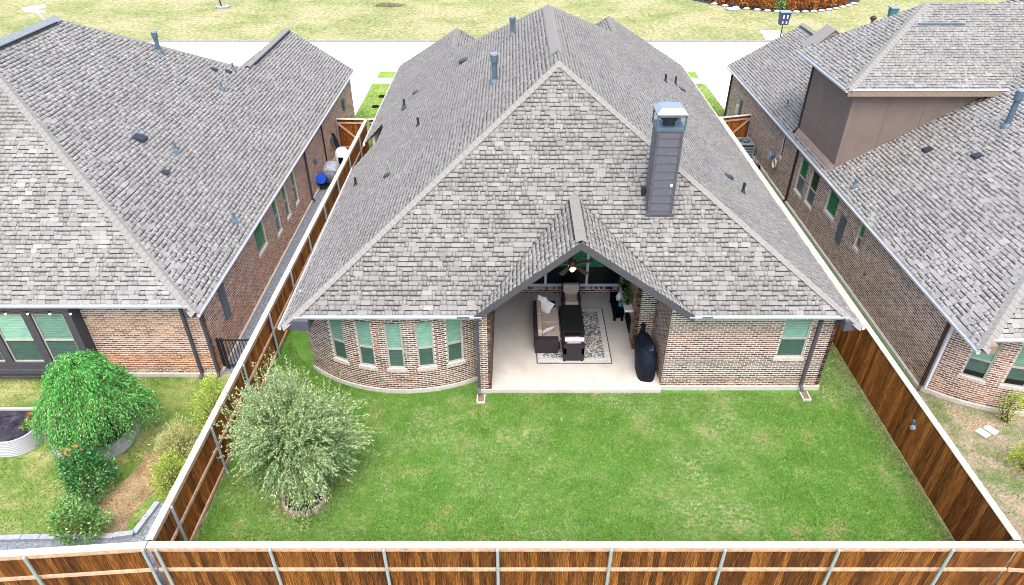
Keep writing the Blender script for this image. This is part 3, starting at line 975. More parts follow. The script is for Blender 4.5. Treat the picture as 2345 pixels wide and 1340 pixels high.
tb = thing('coffee_table', (2.06, 18.9, FZ), 'black slatted coffee table in the middle of the patio rug', 'table')
for i in range(9):
    x = 1.68 + i * .083
    MB().box(x, 18.22, FZ + .33, x + .072, 19.62, FZ + .36).build('slat', TABLEM, tb)
MB().box(1.67, 18.2, FZ + .25, 2.45, 19.64, FZ + .325).build('apron', WICKER, tb)
for x in (1.68, 2.36):
    for y in (18.22, 19.54):
        MB().box(x, y, FZ, x + .08, y + .08, FZ + .25).build('leg', WICKER, tb)
MB().box(1.72, 18.3, FZ + .04, 2.40, 19.5, FZ + .09).build('shelf', WICKER, tb)

def armchair(x0, x1, y0, y1, back_low, label):
    t = thing('armchair', ((x0 + x1) / 2, (y0 + y1) / 2, FZ), label, 'chair')
    MB().box(x0, y0, FZ + .05, x1, y1, FZ + .3).build('base', WICKER, t)
    MB().box(x0, y0, FZ + .3, x0 + .09, y1, FZ + .55).build('arm', WICKER, t)
    MB().box(x1 - .09, y0, FZ + .3, x1, y1, FZ + .55).build('arm', WICKER, t)
    for x in (x0 + .01, x1 - .08):
        for y in (y0 + .01, y1 - .08):
            MB().box(x, y, FZ, x + .07, y + .07, FZ + .05).build('leg', WICKER, t)
    if back_low:
        MB().box(x0, y0, FZ + .302, x1, y0 + .1, FZ + .68).build('backrest', WICKER, t)
        rbox('seat_cushion', x0 + .1, y0 + .2, FZ + .3, x1 - .1, y1 + .02, FZ + .42, CUSH, t)
        rbox('back_cushion', x0 + .1, y0 + .1, FZ + .4, x1 - .1, y0 + .24, FZ + .70, PINKP, t)
    else:
        MB().box(x0, y1 - .1, FZ + .302, x1, y1, FZ + .72).build('backrest', WICKER, t)
        rbox('seat_cushion', x0 + .08, y0 - .02, FZ + .3, x1 - .08, y1 - .2, FZ + .44, CUSH, t)
        rbox('back_cushion', x0 + .03, y1 - .26, FZ + .42, x1 - .03, y1 - .08, FZ + .86, CUSH, t)
    return t
armchair(1.66, 2.33, 17.0, 17.72, True, 'dark wicker armchair nearest the lawn, seen from behind its back')
armchair(1.80, 2.44, 19.72, 20.45, False, 'beige cushioned armchair at the far end of the coffee table, below the windows')
bl = MB()
bl.tube((1.70, 17.17, FZ + .78), (2.31, 17.19, FZ + .77), .075, .075, 12)
tag(bl.build('rolled_blanket', mat_plain('white_fleece', (.80, .79, .78), .95, .1, var=.06), None, True), 'rolled white blanket lying over the near armchair backrest', 'blanket')

con = thing('console_table', (3.75, 19.8, .12), 'low black console table standing beside the brick fireplace', 'table')
MB().box(3.55, 19.2, .5, 3.93, 20.42, .56).build('table_top', BLACK, con)
for y in (19.22, 20.32):
    for x in (3.57, 3.83):
        MB().box(x, y, .12, x + .08, y + .08, .5).build('leg', BLACK, con)
MB().box(3.58, 19.3, .2, 3.90, 20.3, .24).build('shelf', BLACK, con)
tag(MB().lathe((3.80, 19.85, .56), [(.06, 0), (.10, .05), (.12, .16), (.08, .27), (.05, .32), (.065, .36)], 14).build('vase', mat_plain('white_ceramic', (.72, .74, .76), .3, .5, var=.08), None, True), 'white vase on the black console table', 'vase')
tag(MB().lathe((3.82, 19.50, .56), [(.05, 0), (.09, .03), (.10, .11), (.06, .18), (.07, .2)], 14).build('pot', mat_plain('teal_glaze', (.06, .25, .27), .3, .5), None, True), 'small teal pot on the near end of the black console table', 'pot')
man = MB().box(3.70, 18.08, 1.34, 3.975, 19.5, 1.42)
man.build('mantel', mat_plain('limestone', (.66, .62, .55), .8, .2, var=.15, scale=12), MAIN)

def plant(name, c, r, h, n, mat, label, cat, potmat, pr=.09, ph=.14, L=.11):
    t = thing(name, c, label, cat)
    MB().lathe(c, [(pr * .7, 0), (pr, ph * .9), (pr * 1.08, ph), (pr * .9, ph - .02), (.01, ph - .03)], 14).build('pot', potmat, t)
    A = RNG.uniform(0, 2 * np.pi, n); el = RNG.uniform(-.4, 1.4, n); rr = r * RNG.uniform(.2, 1, n)
    D = np.stack([np.cos(A) * np.cos(el), np.sin(A) * np.cos(el), np.sin(el)], 1)
    P = np.array(c) + np.array([0, 0, ph]) + D * rr[:, None] * np.array([1, 1, h / r])
    leaves('foliage', P, D + RNG.normal(0, .5, D.shape), L * RNG.uniform(.6, 1.2, n), L * .45 * np.ones(n), mat, t)
    return t

def leaves(name, P, D, L, Wd, mat, parent=None, kind='stuff', fold=0.0):
    P = np.asarray(P); D = np.asarray(D, float)
    D /= np.linalg.norm(D, axis=1)[:, None] + 1e-9
    R = RNG.normal(size=D.shape)
    S = np.cross(D, R)
    S /= np.linalg.norm(S, axis=1)[:, None] + 1e-9
    L = np.asarray(L)[:, None]; Wd = np.asarray(Wd)[:, None]
    V = np.stack([P, P + D * L * .45 + S * Wd / 2, P + D * L, P + D * L * .45 - S * Wd / 2], 1).reshape(-1, 3)
    F = np.arange(len(P) * 4).reshape(-1, 4)
    return np_mesh(name, V, F, mat, parent, kind)

L_POT = mk_leaf('houseplant_leaf', [(0, (.02, .07, .015)), (.5, (.08, .17, .04)), (1, (.25, .32, .12))])
TERRA = mat_plain('terracotta', (.25, .10, .05), .8, .2)
plant('potted_plant', (3.84, 18.45, 1.42), .2, .26, 170, L_POT, 'leafy plant in a dark pot at the near end of the fireplace mantel', 'plant', DKMETAL)
plant('potted_plant', (3.84, 19.28, 1.42), .24, .34, 200, L_POT, 'bushy plant in a black pot at the far end of the mantel', 'plant', BLACK, .12, .2)
plant('potted_plant', (3.86, 18.85, 1.42), .13, .16, 80, L_POT, 'small plant in a terracotta pot in the middle of the mantel', 'plant', TERRA, .08, .12)

# grill under its cover
COVER = mk_ground('grill_cover', [(.3, (.005, .006, .012)), (.6, (.012, .015, .026)), (.8, (.03, .035, .05))], 5, 22, .6, 1.3, 0.55)
gr = thing('covered_grill', (4.25, 16.75, .12), 'barbecue grill under a black fitted cover beside the brick wall', 'grill')
def loft(sections, n=20, pw=3.0):
    vs, fs = [], []
    for (cx, cy, z, rx, ry) in sections:
        for i in range(n):
            t = 2 * math.pi * i / n
            c_, s_ = math.cos(t), math.sin(t)
            k = (abs(c_) ** pw + abs(s_) ** pw) ** (-1 / pw)
            wob = 1 + .025 * math.sin(5 * t + z * 9) * (1.2 - z)
            vs.append((cx + rx * c_ * k * wob, cy + ry * s_ * k * wob, z))
    m = len(sections)
    for k in range(m - 1):
        fs += [(k * n + i, k * n + (i + 1) % n, (k + 1) * n + (i + 1) % n, (k + 1) * n + i) for i in range(n)]
    fs += [tuple(range(n - 1, -1, -1)), tuple(range((m - 1) * n, m * n))]
    return vs, fs
vs, fs = loft([(4.24, 16.55, .125, .29, .52), (4.24, 16.58, .3, .30, .56), (4.22, 16.62, .6, .31, .60), (4.21, 16.68, .84, .32, .64), (4.21, 16.74, .96, .30, .62), (4.21, 16.8, 1.08, .24, .54), (4.21, 16.86, 1.16, .15, .42), (4.21, 16.9, 1.18, .05, .3)])
mesh_obj('cover', vs, fs, COVER, gr, True)
vs, fs = loft([(4.20, 17.36, .9, .12, .12), (4.20, 17.38, 1.15, .08, .08), (4.20, 17.38, 1.3, .07, .07), (4.20, 17.38, 1.33, .1, .1), (4.2, 17.38, 1.38, .06, .06)], 12, 2)
mesh_obj('chimney_stack', vs, fs, COVER, gr, True)
vs, fs = loft([(4.28, 16.55, 1.09, .16, .2), (4.28, 16.55, 1.125, .15, .19), (4.28, 16.55, 1.14, .10, .14)], 16, 3)
mesh_obj('faded_patch', vs, fs, mat_plain('faded_cover', (.035, .05, .08), .8, .2, var=.5, scale=30), gr, True)
MB().lathe((4.03, 16.98, 1.045), [(.085, 0), (.085, .028), (.055, .034)], 14, .7, 1.2).build('badge', mat_plain('pale_badge', (.7, .72, .75), .6, .3), gr)

# ceiling fan
fan = thing('ceiling_fan', (1.88, 18.0, 3.2), 'brown five-blade ceiling fan with a glowing light under the patio gable', 'fan')
BRONZE = mat_plain('bronze', (.10, .055, .03), .45, .5, .3, var=.2)
BLADE = mat_plain('wooden_blade', (.27, .19, .12), .6, .3, var=.3, scale=18)
MB().tube((1.88, 18, 3.42), (1.88, 18, 5.38), .022, .022, 10).build('downrod', BRONZE, fan)
MB().lathe((1.88, 18, 3.18), [(.06, 0), (.13, .04), (.14, .13), (.1, .2), (.05, .25)], 16).build('motor', BRONZE, fan, True)
for k in range(5):
    a = math.radians(-52 + 72 * k)
    d = Vector((math.cos(a), math.sin(a), 0)); s_ = Vector((-d.y, d.x, 0))
    c = Vector((1.88, 18, 3.24))
    MB().prism([c + d * .16 - s_ * .05, c + d * .28 - s_ * .07, c + d * .68 - s_ * .085, c + d * .72 + s_ * .0, c + d * .68 + s_ * .085, c + d * .28 + s_ * .07, c + d * .16 + s_ * .05], (0, 0, .014)).build('blade', BLADE, fan)
gm, gnt, gb = new_mat('lamp_glow', .4)
gb.inputs['Base Color'].default_value = (.9, .7, .45, 1)
gb.inputs['Emission Color'].default_value = (1, .68, .33, 1)
gb.inputs['Emission Strength'].default_value = 1.6
for k in range(3):
    a = math.radians(30 + 120 * k)
    MB().lathe((1.88 + .08 * math.cos(a), 18 + .08 * math.sin(a), 3.03), [(.02, 0), (.06, .02), (.075, .08), (.05, .14), (.03, .16)], 12).build('light_bulb', gm, fan, True)

# splash blocks
for (x, y, lb) in ((-0.95, 15.40, 'white concrete splash block below the downspout left of the patio'), (9.02, 15.52, 'white splash block below the downspout at the right house corner')):
    t = thing('splash_block', (x, y, 0), lb, 'splash block')
    mb = MB()
    mb.box(x - .13, y - .22, -.02, x + .13, y + .14, .03)
    mb.box(x - .13, y - .22, .03, x - .09, y + .14, .08); mb.box(x + .09, y - .22, .03, x + .13, y + .14, .08)
    mb.box(x - .09, y - .22, .03, x + .09, y - .18, .07)
    mb.build('basin', SLAB, t)
    MB().box(x - .085, y - .175, .03, x + .085, y + .13, .036).build('trough', mat_plain('wet_dirt', (.18, .11, .07), .95, .1, var=.3, scale=20) if x < 0 else bpy.data.materials['wet_dirt'], t)

# ------------------------------------------------------------------ LEFT HOUSE
LH = thing('brick_house', (-15, 17, 0), 'left brick house with long grey hip roof and dark-framed box window', 'house')
LK, LKR = .667, .80
lz = lambda x: 2.9 + LK * (-9.1 - x)
lzr = lambda y: 3.1 + LKR * (y - 16.1)
LA = (-17.4, 16.1 + (lz(-17.4) - 3.1) / LKR, lz(-17.4))
LF = (-17.4, 27.3, LA[2])
lyl = 16.1 - .2 / LKR
lhx = -9.1 - (3.1 - 2.9) / LK
wz = lz(-12.45)
roof_slope(LH, [(-9.1, lyl, 2.9), (-9.1, 39.45, 2.9), (-12.45, 39.45, wz), (-12.45, 32.1, wz), LF, LA], SH_SIDE)
roof_slope(LH, [(lhx, 16.1, 3.1), LA, (-25.4, 16.1, 3.1)], SH_SIDE)
roof_slope(LH, [(-25.7, lyl, 2.9), LA, LF, (-22.0, 31.8, lz(-12.8)), (-25.7, 36, 2.9)], SH_SIDE, tabs=False)
roof_slope(LH, [(-12.45, 32.1, wz), (-12.45, 39.45, wz), (-15.8, 39.45, 2.9), (-15.8, 35.5, 2.9)], SH_SIDE)
roof_slope(LH, [LF, (-12.45, 32.1, wz), (-15.8, 35.5, 2.9), (-25.7, 36, 2.9)], SH_SIDE, tabs=False)
cap_strip(LH, (-9.12, lyl, 2.91), LA, .16, .10, .035)
cap_strip(LH, LF, (-12.45, 32.1, wz), .12, .09, .025)
cap_strip(LH, (-12.45, 32.3, wz + .03), (-12.45, 39.5, wz + .03), .17, .08, .05)
MB().prism([(-17.62, LA[1] + .3, LA[2] - .08), (-17.4, LA[1] + .3, LA[2] + .10), (-17.18, LA[1] + .3, LA[2] - .08)], (0, LF[1] - LA[1] - .2, 0)).build('ridge_cap', mat_plain('blue_grey_cap', (.19, .215, .225), .95, .1, var=.3, scale=20), LH)
MB().box(-17.2, LA[1] + .4, LA[2] - .10, -17.13, LF[1] - .3, LA[2] - .045).build('ridge_vent', DKMETAL, LH)
MB().box(-12.30, 33.0, wz - .04, -12.22, 39.2, wz + .01).build('ridge_vent', DKMETAL, LH)
gutter(LH, (-25, 16.1, 3.08), (lhx + .03, 16.1, 3.08), (0, -1, 0))
gutter(LH, (-9.1, lyl, 2.89), (-9.1, 39.45, 2.89), (1, 0, 0), w=.10, h=.10)
MB().box(-25, 16.12, 2.95, lhx - .2, 16.55, 2.98).build('soffit', SOFFIT, LH)
MB().prism([(-9.12, lyl + .03, 2.87), (lhx, lyl + .03, 3.04), (lhx - .06, lyl + .03, 3.03), (lhx - .06, lyl + .03, 2.72), (-9.12, lyl + .03, 2.80)], (0, .6, 0)).build('boxed_eave', DKTRIM, LH)
LW = Flat((-9.32, 16.5), (0, 1), (1, 0))
Lh = [(5.0, 6.0, 1.40, 2.55), (7.2, 7.75, 1.0, 2.52), (8.57, 9.05, 1.0, 2.52), (9.93, 10.4, .97, 2.5)]
wall(LH, LW, 0, 22.8, .12, 2.85, Lh, BR_LEFT)
window(LH, LW, *Lh[0], None, P_GREEN, None)
for h in Lh[1:]:
    window(LH, LW, *h, 1.72, P_GREEN, P_SLATE)
LRW = Flat((-13.0, 16.5), (1, 0), (0, -1))
wall(LH, LRW, 0, 3.68, .12, 2.95, (), BR_LEFT)
wall(LH, Flat((-25, 16.5), (1, 0), (0, -1)), 0, 8.0, .12, 2.95, (), BR_LEFT)
wall(LH, Flat((-9.4, 39.3), (-1, 0), (0, 1)), 0, 15, .12, 2.85, (), BR_LEFT, bricks=False)
MB().box(-25, 16.42, -.05, -9.28, 16.6, .118).build('slab_edge', SLAB, LH)
MB().box(-9.4, 16.62, -.05, -9.24, 39.3, .118).build('slab_edge', SLAB, LH)
MB().box(-9.33, 17.8, 1.22, -9.27, 18.2, 2.4).build('utility_panel', P_SLATE, LH)
downspout(LH, -9.86, 16.42, 2.95, .05, DKTRIM)
downspout(LH, -9.33, 16.42, 2.75, .05, DKTRIM)
downspout(LH, -9.25, 28.55, 2.8, .05, DKTRIM, kick=(.1, 0))
# dark-framed box window
bx = MB()
bx.box(-17.0, 16.10, .30, -12.93, 16.5, .48)
bx.box(-17.0, 16.02, .48, -12.90, 16.5, .62); bx.box(-17.0, 16.08, .62, -12.93, 16.5, .88)
bx.box(-17.0, 16.08, 2.74, -12.93, 16.5, 3.0)
bx.box(-13.16, 16.08, .88, -12.93, 16.5, 2.74)
for x in (-14.38, -15.58, -16.80):
    bx.box(x, 16.08, .88, x + .24, 16.2, 2.74)
bxo = bx.build('box_window', DKTRIM, LH)
BXW = Flat((-14.14, 16.12), (1, 0), (0, -1))
for u in (0, -1.2, -2.42):
    window(LH, BXW, u + .01, u + .97, .88, 2.72, 1.73, P_MINT, P_LOW, n0=-.06, sill=False, bw=.045)
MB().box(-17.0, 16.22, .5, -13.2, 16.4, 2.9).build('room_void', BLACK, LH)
st = thing('string_light', (-14, 16.02, 2.86), 'string of small warm bulbs under the left house gutter', 'string light')
wm = bpy.data.materials.new('warm_bulb'); wm.use_nodes = True
_b = wm.node_tree.nodes['Principled BSDF']
_b.inputs['Base Color'].default_value = (.9, .75, .5, 1)
_b.inputs['Emission Color'].default_value = (1, .75, .4, 1)
_b.inputs['Emission Strength'].default_value = .8
xs = [-16.6, -15.5, -14.75, -14.1, -13.45, -12.85]
mb = MB()
for a, b_ in zip(xs, xs[1:]):
    m_ = (a + b_) / 2
    mb.tube((a, 16.0, 2.9), (m_, 16.0, 2.86), .006, .006, 5, False).tube((m_, 16.0, 2.86), (b_, 16.0, 2.9), .006, .006, 5, False)
mb.build('wire', BLACK, st)
for x in xs[1:]:
    s_ = MB().tube((x, 16.0, 2.9), (x, 16.0, 2.84), .018, .018, 8).build('socket', BLACK, st)
    MB().lathe((x, 16.0, 2.765), [(.008, 0), (.03, .02), (.032, .05), (.016, .075)], 10).build('light_bulb', wm, st, True)
NLH = (LK, 0, 1)
flue(LH, (-14.74, 29.19, lz(-14.74)), .8, .085, BLUEMETAL)
for x, y in ((-12.7, 31.4), (-12.48, 29.14), (-12.06, 23.08), (-9.62, 20.91)):
    vent_pipe(LH, (x, y, lz(x)), .34, .045, BLUEMETAL)
    roof_vent(LH, (x + .05, y - .12, lz(x + .05)), NLH, .2, BLUEMETAL)
for x, y in ((-13.14, 30.35), (-12.75, 30.88), (-11.84, 21.48)):
    roof_vent(LH, (x, y, lz(x)), NLH, .26)
roof_vent(LH, (-12.99, 22.65, lz(-12.99)), NLH, .42)
# small meter boxes on the side wall
for y, z, s_ in ((33.2, .9, .25), (36.6, 1.5, .4)):
    MB().box(-9.32, y, z, -9.2, y + s_, z + s_ * 1.4).build('meter_box', BLUEMETAL, LH)
MB().tube((-9.27, 31.9, .2), (-9.27, 31.9, 2.6), .035, .035, 8).build('conduit', DKMETAL, LH)
MB().box(-9.31, 29.9, 1.3, -9.22, 30.1, 1.5).build('outlet_cover', BLUEMETAL, LH)

# ------------------------------------------------------------------ RIGHT HOUSE
RH = thing('brick_house', (17, 17, 0), 'right brick house with grey hip roof and taupe upper storey', 'house')
RK = .60
rz = lambda x: 2.9 + RK * (x - 12.6)
RA = (22.0, 23.6, rz(22.0)); RFt = (22.0, 31.0, rz(22.0))
ryl = 14.2
roof_slope(RH, [(12.6, ryl, 2.9), RA, RFt, (16.4, 36.6, rz(16.4)), (16.4, 40.3, rz(16.4)), (12.6, 40.3, 2.9)], SH_SIDE)
rhx = 12.6 + .2 / RK
rgy = ryl + .2 / RK
roof_slope(RH, [(rhx, rgy, 3.1), (31.0, rgy, 3.1), RA], SH_SIDE)
roof_slope(RH, [(31.4, ryl, 2.9), (31.4, 40.3, 2.9), RFt, RA], SH_SIDE, tabs=False)
roof_slope(RH, [(16.4, 36.6, rz(16.4)), (20.2, 40.3, 2.9), (16.4, 40.3, rz(16.4))], SH_SIDE)
roof_slope(RH, [RFt, (31.4, 40.3, 2.9), (20.2, 40.3, 2.9), (16.4, 36.6, rz(16.4))], SH_SIDE, tabs=False)
cap_strip(RH, (12.62, ryl, 2.91), RA, .17, .10, .035)
cap_strip(RH, (16.4, 36.7, rz(16.4) + .02), (16.4, 40.35, rz(16.4) + .02), .16, .09, .05)
MB().box(16.18, 36.9, rz(16.4) - .09, 16.25, 40.2, rz(16.4) - .035).build('ridge_vent', DKMETAL, RH)
gutter(RH, (12.6, ryl, 2.89), (12.6, 40.3, 2.89), (-1, 0, 0), w=.11, h=.11)
gutter(RH, (rhx - .02, rgy, 3.08), (31, rgy, 3.08), (0, -1, 0))
MB().prism([(12.62, ryl + .03, 2.87), (rhx, ryl + .03, 3.05), (rhx + .1, ryl + .03, 3.04), (rhx + .1, ryl + .03, 2.76), (12.62, ryl + .03, 2.80)], (0, 1.2, 0)).build('boxed_eave', TAN, RH)
MB().box(rhx + .1, rgy + .02, 2.95, 31, 15.9, 2.98).build('soffit', TAN, RH)
RLW = Flat((12.76, 39.7), (0, -1), (-1, 0))
yy = lambda y: 39.7 - y
Rh = [(yy(28.06), yy(27.25), .95, 2.5), (yy(26.77), yy(26.0), 1.0, 2.5), (yy(24.88), yy(23.95), 1.58, 2.5), (yy(21.97), yy(21.6), 1.57, 2.5), (yy(30.46), yy(30.22), 1.52, 2.55)]
wall(RH, RLW, 0, 39.7 - 15.86, .12, 2.86, Rh, BR_RIGHT)
window(RH, RLW, *Rh[0], 1.68, P_GREEN, P_SLATE)
window(RH, RLW, *Rh[1], 1.68, mk_pane('dark_green_glass', (.004, .03, .012), (.012, .07, .03)), P_SLATE)
window(RH, RLW, *Rh[2], None, P_GREEN, None)
window(RH, RLW, *Rh[3], 2.02, P_GREEN, P_SLATE)
window(RH, RLW, *Rh[4], 2.05, P_SLATE, P_SLATE, frame=DKTRIM, bw=.03)
RBAY = Arc((15.8, 19.26), 4.55)
Rb = [(D2(-32.0), D2(-24.2), 1.0, 2.62), (D2(-18.6), D2(-11.0), 1.0, 2.62), (D2(-5), D2(2.5), 1.0, 2.62)]
wall(RH, RBAY, D2(-41.6), D2(12), .14, 2.95, Rb, BR_RIGHT)
for h in Rb:
    window(RH, RBAY, *h, 1.68, P_MINT, P_LOW)
    um = (h[0] + h[1]) / 2
    T, N = RBAY.T(um), RBAY.N(um)
    MB().obox(RBAY.P(um, 1.06, -.06) - T * (h[1] - h[0]) * .42, T * (h[1] - h[0]) * .84, Vector((0, 0, .16)), N * .012).build('blind_gap', P_DARK, RH)
wall(RH, Flat((16.7, 14.8), (1, 0), (0, -1)), 0, 13, .12, 2.95, (), BR_RIGHT, bricks=False)
arcp = [RBAY.P(D2(-41.6 + i * 2.7), 0, .07) for i in range(21)]
mb = MB()
mb.add([(p.x, p.y, z) for z in (-.05, .13) for p in arcp] + [(p.x + .05, p.y + .4, .13) for p in arcp], [(i, i + 1, 22 + i, 21 + i) for i in range(20)] + [(21 + i, 22 + i, 43 + i, 42 + i) for i in range(20)])
mb.build('slab_edge', SLAB, RH)
MB().box(12.66, 15.9, -.05, 12.9, 39.6, .11).build('slab_edge', SLAB, RH)
wall(RH, Flat((12.8, 39.75), (1, 0), (0, 1)), 0, 16, .12, 2.86, (), BR_RIGHT, bricks=False)
MB().box(12.70, 22.92, 1.03, 12.75, 23.36, 2.13).build('utility_panel', P_SLATE, RH)
downspout(RH, 12.70, 28.52, 2.8, .05, BROWNMETAL, kick=(-.1, 0))
downspout(RH, 12.72, 15.84, 2.8, .05, BROWNMETAL, kick=(-.1, -.1))
MB().box(12.78, 15.74, .13, 12.86, 15.82, 2.8).build('corner_trim', WHITE, RH)
MB().tube((12.70, 37.1, .3), (12.70, 37.1, 1.9), .06, .06, 8).build('conduit', BLUEMETAL, RH)
MB().box(12.62, 37.3, 1.0, 12.75, 37.65, 1.5).build('meter_box', SLAB, RH)
downspout(RH, 12.70, 39.55, 2.8, .05, BROWNMETAL, kick=(-.1, 0))
# upper storey
DX, DY, DY2 = 12.95, 25.46, 29.63
dk = .5
mb = MB()
mb.add([(DX, DY2, rz(DX) - .05), (DX, DY, rz(DX) - .05), (DX, DY, 6.32), (DX, DY2, 6.32)], [(0, 1, 2, 3)])
mb.add([(DX, DY, rz(DX) - .05), (18.6, DY, rz(18.6)), (18.6, DY, 6.32), (DX, DY, 6.32)], [(0, 1, 2, 3)])
mb.add([(DX, DY2, rz(DX) - .05), (DX, DY2, 6.32), (18.6, DY2, 6.32), (18.6, DY2, rz(18.6))], [(0, 1, 2, 3)])
up = mb.build('upper_wall', TAUPE, RH)
for zz in (4.05,):
    MB().box(DX - .012, DY + .3, zz, DX - .001, DY2, zz + .03).build('siding_joint', TAN, up)
MB().box(DX - .025, DY - .025, rz(DX) - .05, DX + .13, DY + .13, 6.32).build('corner_trim', TAUPE, up)
for x in (14.35, 15.75):
    MB().box(x, DY - .012, rz(x), x + .05, DY - .001, 6.32).build('batten', TAUPE, up)
MB().prism([(DX - .03, DY - .03, rz(DX) + .0), (DX - .16, DY - .03, rz(DX - .16) + .0), (DX - .16, DY - .03, rz(DX - .16) + .05), (DX - .03, DY - .03, rz(DX) + .14)], (0, DY2 - DY, 0)).build('flashing', TAN, up)
mb = MB()
mb.bar((12.93, DY2 - .05, 6.25), (12.93, DY2 - .05, rz(12.93) + .15), .08, .08, (0, 1, 0)).bar((12.93, DY2 - .05, rz(12.93) + .15), (12.7, DY2 - .12, rz(12.7) + .08), .08, .08)
mb.build('downspout', BROWNMETAL, up)
UE = 6.40
ux, uy = 12.5, 25.13
UAp = (16.8, 29.43, UE + dk * 4.3)
roof_slope(RH, [(ux, uy, UE), UAp, (ux, 30.64, UE)], SH_SIDE)
roof_slope(RH, [(ux, uy, UE), (12.6 + (UE - 2.9) / RK, uy, UE), (12.6 + (UAp[2] - 2.9) / RK, UAp[1], UAp[2]), UAp], SH_SIDE)
roof_slope(RH, [UAp, (22.2, 29.43, UAp[2]), (19, 33.5, UE), (ux, 30.64, UE)], SH_SIDE, tabs=False)
cap_strip(RH, (ux, uy, UE + .01), UAp, .18, .09, .035)
MB().box(16.1, 28.22, UE + dk * 3.1 + .02, 17.9, 28.36, UE + dk * 3.2 + .035).build('ridge_vent', BLUEMETAL, RH)
gutter(RH, (ux, uy, UE - .01), (ux, 30.64, UE - .01), (-1, 0, 0), w=.09, h=.1, mat=WHITE)
MB().box(ux, uy - .04, UE - .24, 12.6 + (UE - 2.9) / RK + .1, uy, UE - .01).build('fascia', TAN, RH)
MB().box(ux, uy - .06, UE - .012, 12.6 + (UE - 2.9) / RK + .1, uy + .02, UE + .015).build('drip_edge', WHITE, RH)
MB().box(ux + .02, uy + .01, UE - .1, 18.4, 30.3, UE - .07).build('soffit', TAN, RH)
# little gablet beyond the upper roof
mb = MB()
mb.prism([(12.85, 30.25, 6.42), (14.1, 30.25, 6.98), (13.75, 30.25, 7.22)], (0, .9, 0))
gab = mb.build('gablet', TAN, RH)
MB().prism([(13.2, 30.235, 6.6), (13.95, 30.235, 6.9), (13.72, 30.235, 7.06)], (0, .012, 0)).build('louver', BLACK, gab)
MB().prism([(12.80, 30.2, 6.40), (13.75, 30.2, 7.28), (14.2, 30.2, 6.98), (14.2, 30.2, 7.02), (13.75, 30.2, 7.33), (12.80, 30.2, 6.45)], (0, 1.0, 0)).build('gablet_roof', SH_CAP, gab)
NRH = (-RK, 0, 1)
flue(RH, (17.4, 23.1, rz(17.4)), 1.25, .10, BLUEMETAL)
for x, y in ((13.3, 32.3), (13.05, 23.73)):
    vent_pipe(RH, (x, y, rz(x)), .32, .045, BLUEMETAL)
    roof_vent(RH, (x - .04, y - .1, rz(x - .04)), NRH, .22, BLUEMETAL)
roof_vent(RH, (15.4, 23.8, rz(15.4)), NRH, .32)
roof_vent(RH, (16.15, 22.2, rz(16.15)), NRH, .3)

# ------------------------------------------------------------------ FENCES
def fence(name, P0, P1, side, label, board_mat, rails=(1.62, .93, .28), posts=True, pstep=2.44, poff=0.0, H=1.80, zb=.03, capw=.16, cap0=0.0, cap1=0.0):
    """board fence from P0 to P1; side (+1 left of travel, -1 right) carries posts and rails"""
    a, b = Vector((*P0, 0)), Vector((*P1, 0))
    d = (b - a); L = d.length; d.normalize()
    n = Vector((-d.y, d.x, 0)) * side
    t = thing(name, a, label, 'fence')
    bm = MB()
    bm.box(0, 0, 0, 1, 1, 1)
    me = bpy.data.meshes.new('board')
    me.from_pydata(bm.v, [], bm.f); me.materials.append(board_mat)
    w = .142
    k = int(L / w)
    for i in range(k):
        o = bpy.data.objects.new('board', me)
        o.parent = t
        th = .018 + random.uniform(0, .006)
        q = d * (i * w + .002) - n * th
        z0 = zb + random.uniform(-.01, .015)
        hh = H - z0 - .015
        o.matrix_basis = Matrix(((d.x * (w - .006), n.x * th, 0, q.x), (d.y * (w - .006), n.y * th, 0, q.y), (0, 0, hh, z0), (0, 0, 0, 1)))
        COL.objects.link(o)
    s = 0.0
    while s < L - .05:
        e = min(s + 2.44, L)
        for j, z in enumerate(rails):
            h = .085
            MB().obox(a + d * (s + .004) + Vector((0, 0, z)) + n * .001, d * (e - s - .008), Vector((0, 0, h)), n * .04).build('rail', W_RAIL, t)
        s = e
    s = -cap0
    while s < L + cap1 - .05:
        e = min(s + 4.88, L + cap1)
        MB().obox(a + d * (s + .002) + Vector((0, 0, H)) - n * (capw * .52 - .01), d * (e - s - .004), Vector((0, 0, .026)), n * capw).build('cap_board', W_CAP, t)
        MB().obox(a + d * (s + .002) + Vector((0, 0, H - .10)) + n * .05, d * (e - s - .004), Vector((0, 0, .095)), n * .02).build('trim_board', W_RAIL, t)
        s = e
    if posts:
        s = poff
        while s < L:
            c = a + d * s + n * .095
            p = MB().tube(c + Vector((0, 0, -.02)), c + Vector((0, 0, H - .06)), .036, .036, 10).build('post', GALV, t)
            MB().lathe(c + Vector((0, 0, H - .06)), [(.034, 0), (.034, .03), (.018, .045)], 10).build('post_cap', GALV, p)
            s += pstep
    return t

fence('wooden_fence', (-7.83, 9.0), (10.96, 9.0), -1, 'brown board fence with pale cap running along the bottom of the picture', W_OLD, poff=.2, pstep=2.44, rails=(1.62, .90, .2), cap1=.1)
fence('wooden_fence', (-18.0, 8.25), (-7.86, 9.0), -1, 'brown board fence behind the left yard, bending away from the corner', W_OLD, poff=.35, rails=(1.62, .90, .2))
fence('wooden_fence', (10.99, 9.0), (19.0, 8.3), -1, 'brown board fence behind the right yard, short end at the bottom right corner', W_OLD, poff=1.9, rails=(1.62, .90, .2))
fence('wooden_fence', (-7.86, 9.12), (-7.62, 34.5), -1, 'long board fence with steel posts between left house and middle house', W_INNER, poff=.9, pstep=2.46, rails=(1.62, .90, .12))
fence('wooden_fence', (10.93, 34.8), (10.93, 9.12), 1, 'long board fence between middle house and right house, smooth boards facing the lawn', W_SIDE, posts=True, poff=1.0, rails=(1.62, .90, .2))

